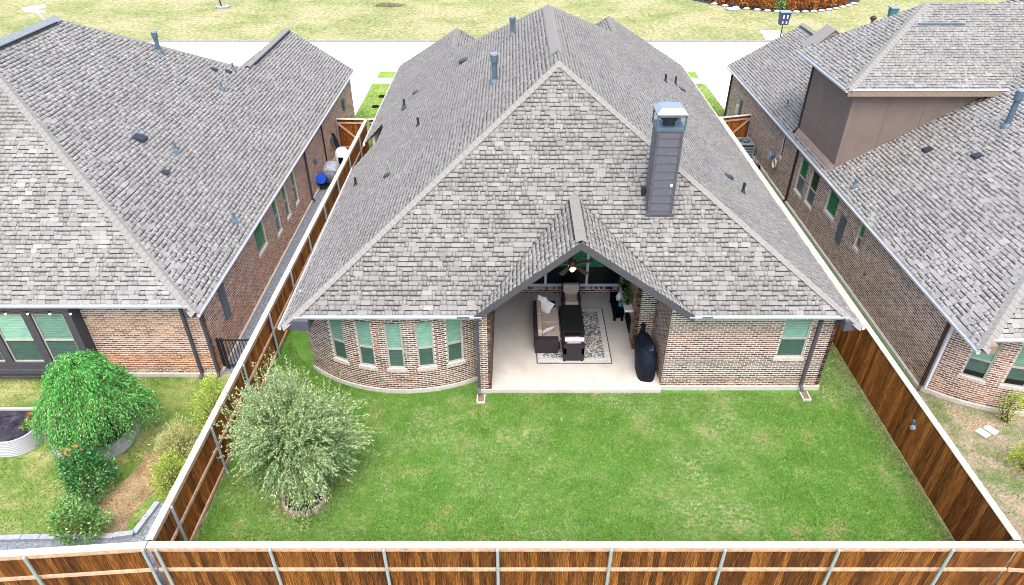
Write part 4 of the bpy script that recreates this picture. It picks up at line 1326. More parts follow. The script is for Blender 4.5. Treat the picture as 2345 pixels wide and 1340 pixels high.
def gate(x0, y0, x1, y1, label, brace):
    t = thing('wooden_gate', (x0, y0, 0), label, 'gate')
    a, b = Vector((x0, y0, 0)), Vector((x1, y1, 0))
    d = b - a; L = d.length; d.normalize()
    n = Vector((d.y, -d.x, 0))
    k = int(L / .142)
    for i in range(k):
        MB().obox(a + d * (i * L / k + .003) + Vector((0, 0, .05)), d * (L / k - .006), Vector((0, 0, 1.72)), -n * .018).build('board', W_INNER, t)
    for z in (.22, 1.55):
        MB().obox(a + Vector((0, 0, z)) + n * .002, d * L, Vector((0, 0, .085)), n * .038).build('rail', W_RAIL, t)
    z0, z1 = (.3, 1.55) if brace > 0 else (1.55, .3)
    MB().bar(a + d * .08 + n * .03 + Vector((0, 0, z0)), b - d * .08 + n * .03 + Vector((0, 0, z1)), .085, .035, n).build('brace', W_RAIL, t)
    MB().obox(a + Vector((0, 0, 1.78)) - n * .06, d * L, Vector((0, 0, .032)), n * .14).build('cap_board', W_CAP, t)
    for p in (a + d * .02, b - d * .02):
        MB().tube(p + n * .075, p + n * .075 + Vector((0, 0, 1.76)), .03, .03, 8).build('post', GALV, t)
    return t
gate(-9.2, 34.55, -7.68, 34.5, 'brown wooden gate between left house and the long fence', -1)
gate(11.05, 34.75, 12.7, 35.2, 'brown wooden gate with diagonal brace beside the right house', 1)
gate(-7.5, 34.5, -6.35, 34.6, 'short dark gate section between the long fence and the middle house', 1)

ig = thing('iron_gate', (-9.3, 16.82, 0), 'small black iron gate between left house corner and fence', 'gate')
MB().box(-9.28, 16.80, 1.16, -7.95, 16.84, 1.2).build('rail', DKMETAL, ig)
MB().box(-9.28, 16.80, .12, -7.95, 16.84, .16).build('rail', DKMETAL, ig)
for i in range(13):
    x = -9.24 + i * .105
    MB().box(x, 16.81, .05 if i else 0, x + .02, 16.83, 1.16).build('bar', DKMETAL, ig)
for x in (-9.3, -9.18):
    MB().box(x, 16.78, 0, x + .05, 16.86, 1.25).build('post', DKMETAL, ig)

sp = thing('fence_bracket', (10.86, 13.16, 1.12), 'pair of small blue-grey round fittings on the right fence boards', 'hook')
MB().tube((10.92, 13.24, 1.22), (10.84, 13.24, 1.22), .07, .06, 10).build('disc', BLUEMETAL, sp)
MB().tube((10.92, 13.16, 1.07), (10.83, 13.16, 1.07), .08, .07, 10).build('disc', GALV, sp)
MB().bar((10.86, 13.24, 1.22), (10.86, 13.16, 1.07), .03, .03).build('arm', BLUEMETAL, sp)

# ------------------------------------------------------------------ things in the side alleys
def ac_unit(x0, y0, x1, y1, h, label, zb=0.0):
    t = thing('air_conditioner', ((x0 + x1) / 2, (y0 + y1) / 2, zb), label, 'air conditioner')
    MB().box(x0 - .1, y0 - .1, zb - .02, x1 + .1, y1 + .1, zb + .07).build('pad', SLAB, t)
    MB().box(x0 + .03, y0 + .03, zb + .07, x1 - .03, y1 - .03, zb + h - .06).build('coil', DKMETAL, t)
    mb = MB()
    for x in (x0, x1 - .05):
        for y in (y0, y1 - .05):
            mb.box(x, y, zb + .07, x + .05, y + .05, zb + h - .05)
    mb.build('frame', GALV, t, kind='stuff')
    for i in range(8):
        z = zb + .12 + i * (h - .22) / 8
        MB().box(x0 + .01, y0 + .01, z, x1 - .01, y1 - .01, z + .03).build('louvre', GALV, t)
    o = rbox('top', x0 - .02, y0 - .02, zb + h - .06, x1 + .02, y1 + .02, zb + h, STEEL, t, .03, 2)
    c = ((x0 + x1) / 2, (y0 + y1) / 2, zb + h)
    MB().lathe(c, [(.30, 0), (.30, .02), (.26, .03), (.1, .035)], 16).build('fan_grille', DKMETAL, t)
    for k in range(4):
        a = math.pi * k / 4
        MB().bar((c[0] - .29 * math.cos(a), c[1] - .29 * math.sin(a), c[2] + .035), (c[0] + .29 * math.cos(a), c[1] + .29 * math.sin(a), c[2] + .035), .02, .012).build('grille_bar', GALV, t)
    return t
ac_unit(11.75, 33.3, 12.55, 34.3, .9, 'silver air conditioner unit beside the right house wall')
ac_unit(-7.15, 32.9, -6.45, 33.7, .8, 'pale air conditioner unit in the notch of the middle house')
# left alley: covered grill, blue disc, white shelter
cg = thing('covered_cart', (-8.75, 30.3, 0), 'grey covered cart beside the left house wall near the fence', 'cart')
vs, fs = loft([(-8.72, 30.5, .3, .36, .45), (-8.72, 30.5, .8, .40, .5), (-8.72, 30.5, .95, .36, .46), (-8.72, 30.5, 1.08, .25, .36), (-8.72, 30.5, 1.1, .1, .2)], 18, 4)
mesh_obj('cover', vs, fs, mat_plain('grey_cover', (.23, .25, .28), .6, .4, var=.35, scale=9), cg, True)
for x in (-9.0, -8.5):
    for y in (30.15, 30.8):
        MB().box(x, y, 0, x + .06, y + .06, .3).build('leg', DKMETAL, cg)
MB().box(-9.06, 30.02, 0.86, -8.38, 30.06, .9).build('handle', STEEL, cg)
bd = thing('barrel', (-9.1, 29.85, .25), 'bright blue round barrel lid leaning beside the covered cart', 'barrel')
MB().tube((-9.1, 29.95, .55), (-9.1, 29.78, .62), .24, .24, 20).build('lid', mat_plain('blue_plastic', (.01, .07, .55), .35, .5, var=.2), bd)
MB().tube((-9.1, 30.15, .45), (-9.1, 29.94, .55), .26, .25, 20).build('drum', DKMETAL, bd)
MB().box(-9.25, 29.9, 0, -8.95, 30.15, .25).build('stand', DKMETAL, bd)
wsx = thing('storage_bin', (-8.55, 32.4, 0), 'white rounded storage bin with dark opening near the left gate', 'bin')
vs, fs = loft([(-8.6, 32.4, .0, .36, .36), (-8.6, 32.4, .6, .36, .36), (-8.6, 32.4, .9, .33, .33), (-8.6, 32.4, 1.05, .22, .22), (-8.6, 32.4, 1.1, .08, .08)], 18, 2.4)
mesh_obj('shell', vs, fs, mat_plain('white_plastic', (.68, .72, .72), .4, .5, var=.1), wsx, True)
MB().box(-8.72, 32.0, .15, -8.48, 32.06, .72).build('opening', BLACK, wsx)
tl = thing('leaning_boards', (-9.1, 33.8, 0), 'dark boards leaning against the left house wall near the gate', 'boards')
for i in range(3):
    MB().bar((-9.0 + i * .05, 33.5 + i * .12, 0), (-9.25, 33.6 + i * .12, 1.4 - i * .1), .12, .03, (0, 1, 0)).build('board', DKMETAL, tl)
tp = thing('terracotta_pot', (-8.2, 34.1, 0), 'rusty red pot in front of the left wooden gate', 'pot')
MB().lathe((-8.2, 34.1, 0), [(.18, 0), (.26, .42), (.29, .44), (.29, .5), (.24, .5), (.22, .42)], 16).build('pot', mat_plain('rust_clay', (.30, .09, .03), .8, .2), tp)
# right alley
hr_ = thing('hose_reel', (12.64, 31.1, 1.25), 'blue-grey hose reel mounted on the right house wall', 'hose reel')
MB().tube((12.72, 31.1, 1.25), (12.50, 31.1, 1.25), .16, .16, 14).build('reel', BLUEMETAL, hr_)
MB().tube((12.52, 31.1, 1.25), (12.49, 31.1, 1.25), .21, .21, 14).build('flange', GALV, hr_)
hs = thing('coiled_hose', (12.5, 30.6, 1.1), 'pale coiled hose hanging on the right house wall under the narrow window', 'hose')
mb = MB()
for k in range(3):
    for i in range(14):
        a, b_ = 2 * math.pi * i / 14, 2 * math.pi * (i + 1) / 14
        r_ = .17 + k * .03
        mb.tube((12.68 - k * .03, 30.62 + r_ * math.cos(a), 1.05 + r_ * math.sin(a)), (12.68 - k * .03, 30.62 + r_ * math.cos(b_), 1.05 + r_ * math.sin(b_)), .02, .02, 6, False)
mb.build('hose', mat_plain('pale_hose', (.55, .5, .4), .6, .3), hs, kind='stuff')
mw = thing('hand_truck', (12.45, 32.5, 0), 'dark folded hand truck lying by the air conditioner of the right house', 'hand truck')
MB().bar((12.3, 32.3, .1), (12.62, 32.9, .75), .05, .05).build('rail', DKMETAL, mw)
MB().bar((12.5, 32.2, .1), (12.70, 32.75, .75), .05, .05).build('rail', DKMETAL, mw)
MB().bar((12.33, 32.36, .2), (12.53, 32.26, .2), .3, .03).build('plate', DKMETAL, mw)
for x in (12.22, 12.56):
    MB().tube((x, 32.25, .12), (x + .05, 32.25, .12), .12, .12, 12).build('wheel', BLACK, mw)

# ------------------------------------------------------------------ left yard: metal beds, plants
WHITEBED = mat_plain('white_corrugated_steel', (.40, .405, .41), .45, .4, var=.06)
def raised_bed(x0, y0, x1, y1, r, h, label, soil=True):
    t = thing('raised_bed', ((x0 + x1) / 2, (y0 + y1) / 2, 0), label, 'planter')
    path = []
    for cx, cy, a0 in ((x1 - r, y0 + r, -90), (x1 - r, y1 - r, 0), (x0 + r, y1 - r, 90), (x0 + r, y0 + r, 180)):
        for i in range(8):
            a = math.radians(a0 + 90 * i / 7)
            path.append((cx, cy, math.cos(a), math.sin(a)))
    prof = []
    m = int(h / .0125)
    for i in range(m + 1):
        prof.append((.026 * math.sin(i * math.pi / 2.5), i * h / m))
    prof += [(.025, h + .01), (-.02, h + .012), (-.03, h - .02), (-.03, h - .12)]
    vs, fs = [], []
    n = len(path)
    for o_, z in prof:
        vs += [(cx + (r + o_) * c_, cy + (r + o_) * s_, z) for cx, cy, c_, s_ in path]
    for k in range(len(prof) - 1):
        fs += [(k * n + i, k * n + (i + 1) % n, (k + 1) * n + (i + 1) % n, (k + 1) * n + i) for i in range(n)]
    mesh_obj('bed_wall', vs, fs, WHITEBED, t)
    pts = [(cx + (r - .02) * c_, cy + (r - .02) * s_, h - .08) for cx, cy, c_, s_ in path]
    # lumpy soil as a fan with a raised, uneven middle
    ctr = ((x0 + x1) / 2, (y0 + y1) / 2, h - .02)
    rings = [pts]
    for q in (.75, .5, .25):
        rings.append([(ctr[0] + (p[0] - ctr[0]) * q, ctr[1] + (p[1] - ctr[1]) * q, p[2] + .04 * (1 - q) + random.uniform(-.02, .03)) for p in pts])
    vs = [v for R_ in rings for v in R_] + [ctr]
    fs = []
    for k in range(3):
        fs += [(k * n + i, k * n + (i + 1) % n, (k + 1) * n + (i + 1) % n, (k + 1) * n + i) for i in range(n)]
    fs += [(3 * n + i, 3 * n + (i + 1) % n, 4 * n) for i in range(n)]
    mesh_obj('soil', vs, fs, SOIL, t)
    return t
raised_bed(-16.6, 13.10, -13.42, 14.45, .60, .55, 'white corrugated raised bed filled with black soil at the left picture edge')
raised_bed(-12.98, 12.98, -10.85, 14.5, .62, .44, 'white corrugated raised bed around the weeping green tree')
plant('marigold', (-13.85, 14.15, .46), .14, .14, 60, mk_leaf('marigold_petal', [(0, (.5, .09, .01)), (1, (.6, .2, .03))]), 'small rust orange flower in the black soil bed', 'plant', SOIL, .05, .05, .07)
plant('seedling', (-13.72, 13.75, .46), .2, .18, 90, mk_leaf('seedling_leaf', [(0, (.12, .25, .03)), (1, (.35, .42, .08))]), 'yellow-green seedling at the right end of the black soil bed', 'plant', SOIL, .05, .05, .1)

def tubes_mesh(name, segs, mat, parent):
    """segs: list of (p0,p1,r0,r1) joined in one limb mesh (3-sided)"""
    A = np.array([[*s_[0], *s_[1], s_[2], s_[3]] for s_ in segs], float)
    P0, P1, R0, R1 = A[:, :3], A[:, 3:6], A[:, 6:7], A[:, 7:8]
    D = P1 - P0
    D /= np.linalg.norm(D, axis=1)[:, None] + 1e-9
    X = np.cross(D, np.array([.31, .77, .55])); X /= np.linalg.norm(X, axis=1)[:, None] + 1e-9
    Y = np.cross(D, X)
    vs = []
    for P, R in ((P0, R0), (P1, R1)):
        for k in range(3):
            a = 2 * np.pi * k / 3
            vs.append(P + (X * np.cos(a) + Y * np.sin(a)) * R)
    V = np.stack(vs, 1).reshape(-1, 3)
    F = np.array([(0, 1, 4, 3), (1, 2, 5, 4), (2, 0, 3, 5)])
    F = (F[None] + (np.arange(len(A)) * 6)[:, None, None]).reshape(-1, 4)
    return np_mesh(name, V, F, mat, parent, 'stuff')

# the big sage-green shrub tree on the lawn
def spray_tree(C, rad, n_tw, n_lf, mat, t, base, plume=0.16, Lr=(.05, .09), Wr=(.014, .024), droop=.35, zmin=.12, inner=.25):
    C = np.array(C, float); rad = np.array(rad, float)
    P, D, L, Wd, segs = [], [], [], [], []
    cl = RNG.normal(size=(60, 3)); cl /= np.linalg.norm(cl, axis=1)[:, None]
    cl_l = RNG.uniform(.80, 1.14, 60)
    for i in range(n_tw):
        j = RNG.integers(60)
        v = cl[j] + RNG.normal(0, .14, 3) if RNG.random() < .88 else RNG.normal(size=3)
        v /= np.linalg.norm(v)
        if v[2] < -.75: v[2] *= -1
        ln = RNG.uniform(.72, 1.0) if RNG.random() > plume else RNG.uniform(.98, 1.18)
        ln *= cl_l[j]
        # lumpy outline: clumps by direction
        ln *= 1 + .12 * math.sin(3.1 * math.atan2(v[1], v[0]) + 2 * v[2]) + .08 * math.sin(5.3 * math.atan2(v[1], v[0]) - 4 * v[2])
        p0 = C + v * rad * RNG.uniform(inner, .5) + RNG.normal(0, .08, 3)
        p2 = C + v * rad * ln
        p2[2] -= droop * RNG.random() * (1 - v[2]) * .5
        p1 = (p0 + p2) / 2 + np.array([0, 0, .16 * RNG.random()]) + RNG.normal(0, .07, 3)
        if p2[2] < zmin: p2[2] = zmin + RNG.uniform(0, .15)
        prev = p0
        for k in range(1, 4):
            s_ = k / 3
            q = (1 - s_) ** 2 * p0 + 2 * s_ * (1 - s_) * p1 + s_ * s_ * p2
            segs.append((prev, q, .006 * (1.2 - s_), .005 * (1.1 - s_)))
            prev = q
        s_ = RNG.uniform(.12, 1, n_lf)[:, None]
        q = (1 - s_) ** 2 * p0 + 2 * s_ * (1 - s_) * p1 + s_ * s_ * p2
        tg = 2 * (1 - s_) * (p1 - p0) + 2 * s_ * (p2 - p1)
        tg /= np.linalg.norm(tg, axis=1)[:, None] + 1e-9
        d = tg * .75 + RNG.normal(0, .55, (n_lf, 3))
        P.append(q); D.append(d)
        L.append(RNG.uniform(*Lr, n_lf)); Wd.append(RNG.uniform(*Wr, n_lf))
    for i in range(70):
        a = RNG.uniform(0, 2 * np.pi); r_ = RNG.uniform(.1, .85)
        p0 = C + rad * np.array([r_ * math.cos(a), r_ * math.sin(a), .78 * math.sqrt(1 - r_ * r_)])
        p2 = p0 + np.array([.25 * math.cos(a) * r_, .25 * math.sin(a) * r_ + .1, 1]) * RNG.uniform(.35, .72)
        segs.append((p0, p2, .006, .003))
        s_ = RNG.uniform(.1, 1, n_lf)[:, None]
        P.append(p0 + (p2 - p0) * s_); D.append((p2 - p0) + RNG.normal(0, .35, (n_lf, 3)))
        L.append(RNG.uniform(.035, .07, n_lf)); Wd.append(RNG.uniform(*Wr, n_lf))
    tubes_mesh('branches', segs, BARK, t)
    leaves('foliage', np.concatenate(P), np.concatenate(D), np.concatenate(L), np.concatenate(Wd), mat, t)

SAGE = mk_leaf('sage_leaf', [(0, (.07, .17, .03)), (.3, (.19, .31, .10)), (.6, (.36, .46, .21)), (.85, (.53, .60, .35)), (1, (.66, .69, .47))], None, .6, .2)
vt = thing('tree', (-5.42, 11.6, 0), 'large sage green multi-stemmed shrub tree on the lawn beside the left fence', 'tree')
mb = MB()
for k in range(6):
    a = k * 1.05
    p0 = Vector((-5.42 + .08 * math.cos(a), 11.6 + .08 * math.sin(a), -.05))
    p1 = Vector((-5.35 + .45 * math.cos(a), 11.85 + .4 * math.sin(a), .9))
    p2 = Vector((-5.2 + .9 * math.cos(a), 12.05 + .8 * math.sin(a), 1.9))
    mb.tube(p0, p1, .05, .035, 7).tube(p1, p2, .035, .014, 7)
mb.build('trunk', BARK, vt, kind='stuff')
spray_tree((-5.58, 12.12, 1.72), (1.68, 1.45, 1.82), 1850, 58, SAGE, vt, None)
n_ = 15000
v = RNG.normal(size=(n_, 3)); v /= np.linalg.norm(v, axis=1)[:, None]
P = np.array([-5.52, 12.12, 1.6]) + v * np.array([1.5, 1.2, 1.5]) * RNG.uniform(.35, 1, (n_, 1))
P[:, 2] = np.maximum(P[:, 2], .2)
leaves('inner_shade_foliage', P, v + RNG.normal(0, .7, v.shape), RNG.uniform(.05, .09, n_), RNG.uniform(.014, .022, n_), mk_leaf('inner_shade_leaf', [(0, (.015, .07, .012)), (.6, (.04, .15, .03)), (1, (.10, .24, .06))], None, .5, .15), vt)  # darker leaf mass inside the crown; its shade is put into the leaf colour
rg = thing('tree_ring', (-5.42, 11.6, 0), 'pinkish scalloped brick ring around the trunk of the big lawn shrub', 'edging')
PINKB = mat_plain('pink_edging', (.42, .30, .28), .9, .2, var=.3, scale=12)
for k in range(22):
    a = 2 * math.pi * k / 22
    c = Vector((-5.42 + .52 * math.cos(a), 11.58 + .45 * math.sin(a), -.02))
    d = Vector((-math.sin(a), math.cos(a), 0)); n = Vector((math.cos(a), math.sin(a), 0))
    MB().obox(c - d * .062 - n * .04, d * .124, Vector((0, 0, .13 + .01 * (k % 3))), n * .08).build('brick', PINKB, rg)
MB().lathe((-5.42, 11.58, -.01), [(.46, 0), (.46, .04), (.2, .06), (.02, .06)], 22, 1, .86).build('mulch', SOIL, rg)

# weeping bright green tree
GREENW = mk_leaf('weeping_leaf', [(0, (.025, .20, .035)), (.35, (.09, .40, .075)), (.7, (.21, .56, .14)), (.92, (.34, .60, .21)), (1, (.52, .60, .20))], None, .5, .4)
wt = thing('tree', (-11.3, 13.5, .3), 'bright green weeping dome-shaped tree in a white raised bed', 'tree')
MB().tube((-11.6, 13.75, .3), (-11.5, 13.7, 1.6), .07, .05, 8).tube((-11.5, 13.7, 1.6), (-11.4, 13.65, 2.5), .05, .02, 8).build('trunk', BARK, wt, kind='stuff')
P, D, L, Wd, segs = [], [], [], [], []
for i in range(1400):
    a = RNG.uniform(0, 2 * np.pi)
    R_ = 1.38 * np.sqrt(RNG.uniform(.02, 1)) * (1 + .12 * math.sin(4 * a + 1) + .07 * math.sin(9 * a))
    ztop = 3.05 - 1.25 * (R_ / 1.4) ** 1.7 + RNG.normal(0, .08) + .12 * math.sin(5 * a + 4 * R_) + .08 * math.sin(11 * a - 7 * R_)
    zend = .62 + RNG.uniform(-.15, .8) if R_ > .8 else ztop - RNG.uniform(.2, .7)
    zend = min(zend, ztop - .15)
    c = np.array([-11.5, 13.62, .03])
    p0 = c + np.array([.35 * R_ * math.cos(a), .35 * R_ * math.sin(a), ztop - .1])
    p1 = c + np.array([1.02 * R_ * math.cos(a), 1.02 * R_ * math.sin(a), ztop + .12])
    p2 = c + np.array([1.08 * R_ * math.cos(a), 1.08 * R_ * math.sin(a), zend])
    n_ = 46
    s_ = RNG.uniform(0, 1, n_)[:, None]
    q = (1 - s_) ** 2 * p0 + 2 * s_ * (1 - s_) * p1 + s_ * s_ * p2
    tg = 2 * (1 - s_) * (p1 - p0) + 2 * s_ * (p2 - p1)
    tg /= np.linalg.norm(tg, axis=1)[:, None] + 1e-9
    P.append(q + RNG.normal(0, .03, q.shape)); D.append(tg * .9 + RNG.normal(0, .45, (n_, 3)) + np.array([0, 0, -.35]))
    L.append(RNG.uniform(.06, .10, n_)); Wd.append(RNG.uniform(.018, .03, n_))
    segs.append((p0, p1 * .5 + p0 * .25 + p2 * .25, .006, .005)); segs.append((p1 * .5 + p0 * .25 + p2 * .25, p2, .005, .003))
tubes_mesh('branches', segs, BARK, wt)
leaves('foliage', np.concatenate(P), np.concatenate(D), np.concatenate(L), np.concatenate(Wd), GREENW, wt)

def bush(C, rad, n, mat, label, L=(.06, .1), Wf=.5, name='shrub', cat='shrub', shell=.45, flowers=None):
    C = np.array(C, float); rad = np.array(rad, float)
    t = thing(name, (C[0], C[1], 0), label, cat)
    v = RNG.normal(size=(n, 3)); v /= np.linalg.norm(v, axis=1)[:, None]
    v[:, 2] = np.where(v[:, 2] < -.6, -v[:, 2], v[:, 2])
    az = np.arctan2(v[:, 1], v[:, 0])
    rr = RNG.uniform(shell, 1, n) ** .6 * (1 + .15 * np.sin(3 * az + 3 * v[:, 2]) + .1 * np.sin(7 * az - 5 * v[:, 2]))
    P = C + v * rad * rr[:, None] + RNG.normal(0, .03, (n, 3))
    P[:, 2] = np.maximum(P[:, 2], .02 + RNG.uniform(0, .1, n))
    D = v + RNG.normal(0, .7, (n, 3)); D[:, 2] += .2
    Ls = RNG.uniform(*L, n)
    leaves('foliage', P, D, Ls, Ls * Wf, mat, t)
    segs = []
    for i in range(26):
        k = RNG.integers(n)
        segs.append((np.array([C[0], C[1], 0.0]) + RNG.normal(0, .05, 3) * [1, 1, 0], P[k], .012, .004))
    tubes_mesh('stems', segs, BARK, t)
    if flowers:
        for k, (fc, m_, nf) in enumerate(flowers):
            P = np.array(fc) + RNG.normal(0, .09, (nf, 3))
            leaves('flowers', P, RNG.normal(size=(nf, 3)), np.full(nf, .07), np.full(nf, .05), m_, t)
    return t
DKGREEN = mk_leaf('glossy_dark_leaf', [(0, (.012, .07, .016)), (.5, (.04, .18, .04)), (.8, (.12, .32, .085)), (1, (.28, .40, .24))], None, .35, .12)
MIDGREEN = mk_leaf('mid_green_leaf', [(0, (.04, .15, .03)), (.5, (.13, .31, .07)), (.85, (.30, .46, .16)), (1, (.46, .48, .26))], None, .5, .2)
YELGREEN = mk_leaf('yellow_green_leaf', [(0, (.16, .29, .03)), (.5, (.33, .46, .07)), (1, (.58, .60, .19))], None, .6, .25)
PALEYEL = mk_leaf('pale_straw_leaf', [(0, (.22, .27, .07)), (.5, (.42, .42, .17)), (1, (.60, .55, .30))], None, .6, .25)
LIME = mk_leaf('lime_leaf', [(0, (.20, .34, .02)), (1, (.45, .55, .08))], None, .6, .25)
ORANGE = mk_leaf('orange_flower', [(0, (.55, .16, .02)), (1, (.62, .32, .08))], None, .6, .2)
YELLOWF = mk_leaf('yellow_flower', [(0, (.55, .40, .02)), (1, (.62, .55, .12))], None, .6, .2)
bush((-10.95, 11.85, .72), (.60, .55, .85), 4200, DKGREEN, 'dark glossy green shrub with orange flowers in the left yard', flowers=[((-11.3, 11.9, 1.42), ORANGE, 40), ((-11.05, 12.0, 1.58), ORANGE, 18)])
bush((-10.62, 10.55, .45), (.70, .48, .55), 3000, MIDGREEN, 'mid green shrub with yellow flowers near the bottom left gravel border', (.05, .09), flowers=[((-10.7, 10.3, .85), YELLOWF, 14)])
bush((-11.05, 11.0, .35), (.40, .35, .40), 1100, MIDGREEN, 'low pale green plant between the two left yard shrubs', (.05, .08))
bush((-8.75, 14.5, .65), (.42, .85, .75), 3000, YELGREEN, 'yellow-green upright shrub against the left fence', (.05, .09), .4)
bush((-9.25, 13.1, .42), (.58, .85, .55), 3000, PALEYEL, 'pale straw-coloured shrub against the left fence, in front of the yellow-green one', (.06, .11), .22)
bush((-9.0, 12.1, .4), (.48, .6, .5), 2200, YELGREEN, 'low yellow-green shrub at the left fence, nearest the gravel border', (.05, .09), .35)
bush((14.05, 12.65, .3), (.42, .5, .42), 1300, LIME, 'lime green low shrub in the dry right yard', (.05, .08), .5)
bush((14.55, 14.5, .5), (.3, .3, .6), 500, LIME, 'lime green sprig by the right house bay window', (.05, .08), .5)

# stone edging in the left yard
ed = thing('stone_edging', (-12, 10.45, 0), 'pale blue-grey stone edging along the gravel border of the left yard', 'edging')
STONE = mat_plain('edging_stone', (.29, .315, .36), .9, .2, var=.2, scale=8)
def stones(pts):
    for (x0, y0), (x1, y1) in zip(pts, pts[1:]):
        a, b = Vector((x0, y0, -.02)), Vector((x1, y1, -.02))
        L_ = (b - a).length; k = max(1, int(L_ / .42)); d = (b - a) / k
        s_ = Vector((-d.y, d.x, 0)).normalized()
        for i in range(k):
            MB().obox(a + d * (i + .015) - s_ * .07, d * .97, Vector((0, 0, .10 + random.uniform(0, .03))), s_ * .14).build('stone', STONE, ed)
stones([(-16.5, 10.38), (-13.0, 10.40), (-9.85, 10.48), (-9.38, 10.55), (-9.2, 11.5)])
for i in range(2):
    o = MB().obox((13.42 + i * .3, 14.02 + i * .12, 0), (.15, -.3, .02), (.2, .1, .03), (0, 0, .06)).build('paving_stone', SLAB, None)
    tag(o, ('left' if i == 0 else 'right') + ' one of two pale stone slabs lying on the dry right yard', 'stone', 'pale slabs in the right yard')

# ------------------------------------------------------------------ beyond the street
def bed_curve(x): return 67.0 + .075 * (x - 26.3) ** 2
sheet('planting_bed', [(x, bed_curve(x)) for x in np.linspace(17, 34.5, 20)] + [(34.5, 80), (17, 80)], 0.004, SOIL, 'dark mulch bed beyond the street')
AUT = [mk_leaf('autumn_leaf', [(0, (.12, .03, .008)), (.4, (.35, .10, .015)), (.8, (.55, .22, .04)), (1, (.62, .38, .12))], None, .6, .2),
       mk_leaf('russet_leaf', [(0, (.08, .025, .008)), (.5, (.26, .08, .015)), (1, (.50, .20, .05))], None, .6, .2)]
k = 0
for row, (dy, x0, x1) in enumerate(((.75, 20.2, 32.6), (1.7, 19.2, 34.0), (2.8, 19.0, 34.5), (4.0, 19.0, 34.5))):
    x = x0
    while x < x1:
        y = bed_curve(x) + dy
        gr_ = (row == 0 and 24.6 < x < 25.8)
        bush((x, y, .5), (.52, .48, .75 + .15 * random.random()), 420, MIDGREEN if gr_ else AUT[k % 2],
             'green shrub among the orange shrubs beyond the street' if gr_ else ('orange-red autumn shrub in the front row of the curved bed, beside the white stones', 'orange autumn shrub in the second row of the curved bed', 'russet autumn shrub in the third row of the curved bed', 'russet autumn shrub in the back row of the curved bed')[row], (.12, .2), .55)['group'] = 'orange shrubs in the curved bed'
        x += .95 + random.uniform(-.1, .12); k += 1
for i, x in enumerate(np.linspace(19.6, 33.2, 17)):
    y = bed_curve(x) - .05
    o = MB().lathe((x, y, -.02), [(.2, 0), (.27, .08), (.2, .17), (.06, .21)], 9, 1.25, .8).build('edging_stone', SLAB)
    tag(o, 'white stone edging the orange shrub bed beyond the street', 'stone', 'white stones edging the shrub bed')

def lantern(x, y, z, s_, label, mat, mark=True):
    t = thing('street_lamp', (x, y, 0), label, 'lamp')
    MB().tube((x, y, -.1), (x, y, z), .05, .04, 8).build('pole', DKMETAL, t)
    w = .42 * s_
    mb = MB()
    a, b_ = w * .82, w
    vs = [(x - a, y - .25, z), (x + a, y - .25, z), (x + a, y + .25, z), (x - a, y + .25, z), (x - b_, y - .3, z + 1.0 * s_), (x + b_, y - .3, z + 1.0 * s_), (x + b_, y + .3, z + 1.0 * s_), (x - b_, y + .3, z + 1.0 * s_)]
    mb.add(vs, [(3, 2, 1, 0), (4, 5, 6, 7), (0, 1, 5, 4), (1, 2, 6, 5), (2, 3, 7, 6), (3, 0, 4, 7)])
    h = mb.build('lamp_head', mat, t)
    MB().box(x - b_ - .05, y - .36, z + 1.0 * s_, x + b_ + .05, y + .36, z + 1.0 * s_ + .07).build('lid', STEEL, h)
    if mark:
        for dx in (-.16, .16):
            for z0, z1 in ((.12, .3), (.5, .82)):
                MB().obox((x + dx * s_ - .05, y - .262 - .05 * z0, z + z0 * s_), (.10, 0, 0), (0, -.05 * (z1 - z0) * s_, (z1 - z0) * s_), (0, -.012, 0)).build('pane', WHITE, h)
    return t
lantern(22.0, 58.0, 1.05, .95, 'dark blue lamp head with four pale panes beyond the right house wing', mat_plain('navy_enamel', (.008, .02, .075), .4, .5, var=.3))
lantern(30.65, 58.0, 1.6, .72, 'small teal lamp head above the upper roof of the right house', mat_plain('teal_enamel', (.01, .09, .11), .4, .5, var=.3), False)
bo = thing('bollard', (29.2, 58, 0), 'dark brown round-topped post beyond the right house roof', 'post')
MB().tube((29.2, 58, 0), (29.2, 58, 1.4), .12, .12, 12).build('post', BARK, bo)
MB().lathe((29.2, 58, 1.4), [(.2, 0), (.26, .1), (.22, .22), (.08, .3)], 12).build('cap', mat_plain('brown_iron', (.03, .015, .01), .6, .3), bo, True)
sg = thing('street_sign', (-37.6, 58, 0), 'white street sign post with crossed blades at the top left', 'sign')
MB().tube((-37.0, 58, 0), (-38.3, 58, 2.15), .07, .06, 8).build('pole', WHITE, sg)
MB().obox((-39.3, 58.2, 1.95), (1.9, -.4, 0), (0, 0, .22), (0, .03, 0)).build('blade', WHITE, sg)
MB().obox((-38.9, 57.4, 2.2), (1.1, 1.3, 0), (0, 0, .25), (.03, 0, 0)).build('blade', WHITE, sg)

def tree_ring(x, y, label):
    t = thing('tree_ring', (x, y, 0), label, 'edging')
    MB().lathe((x, y, -.02), [(.55, 0), (.58, .14), (.52, .18), (.42, .18), (.40, .1), (.02, .14)], 20, 1.15, 1.0).build('ring', mat_plain('grey_ring', (.30, .33, .36), .9, .2, var=.3, scale=5) if 'grey_ring' not in bpy.data.materials else bpy.data.materials['grey_ring'], t)
    return t
tree_ring(-27.6, 69.1, 'grey edging ring around a young tree across the street, top left')
tree_ring(20.8, 68.0, 'grey stone ring on the field at the left end of the orange shrub bed')
yt = thing('tree', (-27.7, 69.1, 0), 'thin dark young tree trunk rising from the grey ring on the field', 'tree')
MB().tube((-27.7, 69.1, 0), (-28.0, 69.2, 2.6), .07, .05, 8).build('trunk', mat_plain('dark_bark', (.03, .025, .022), .9, .1), yt)
nL = 1500
v = RNG.normal(size=(nL, 3)); v /= np.linalg.norm(v, axis=1)[:, None]
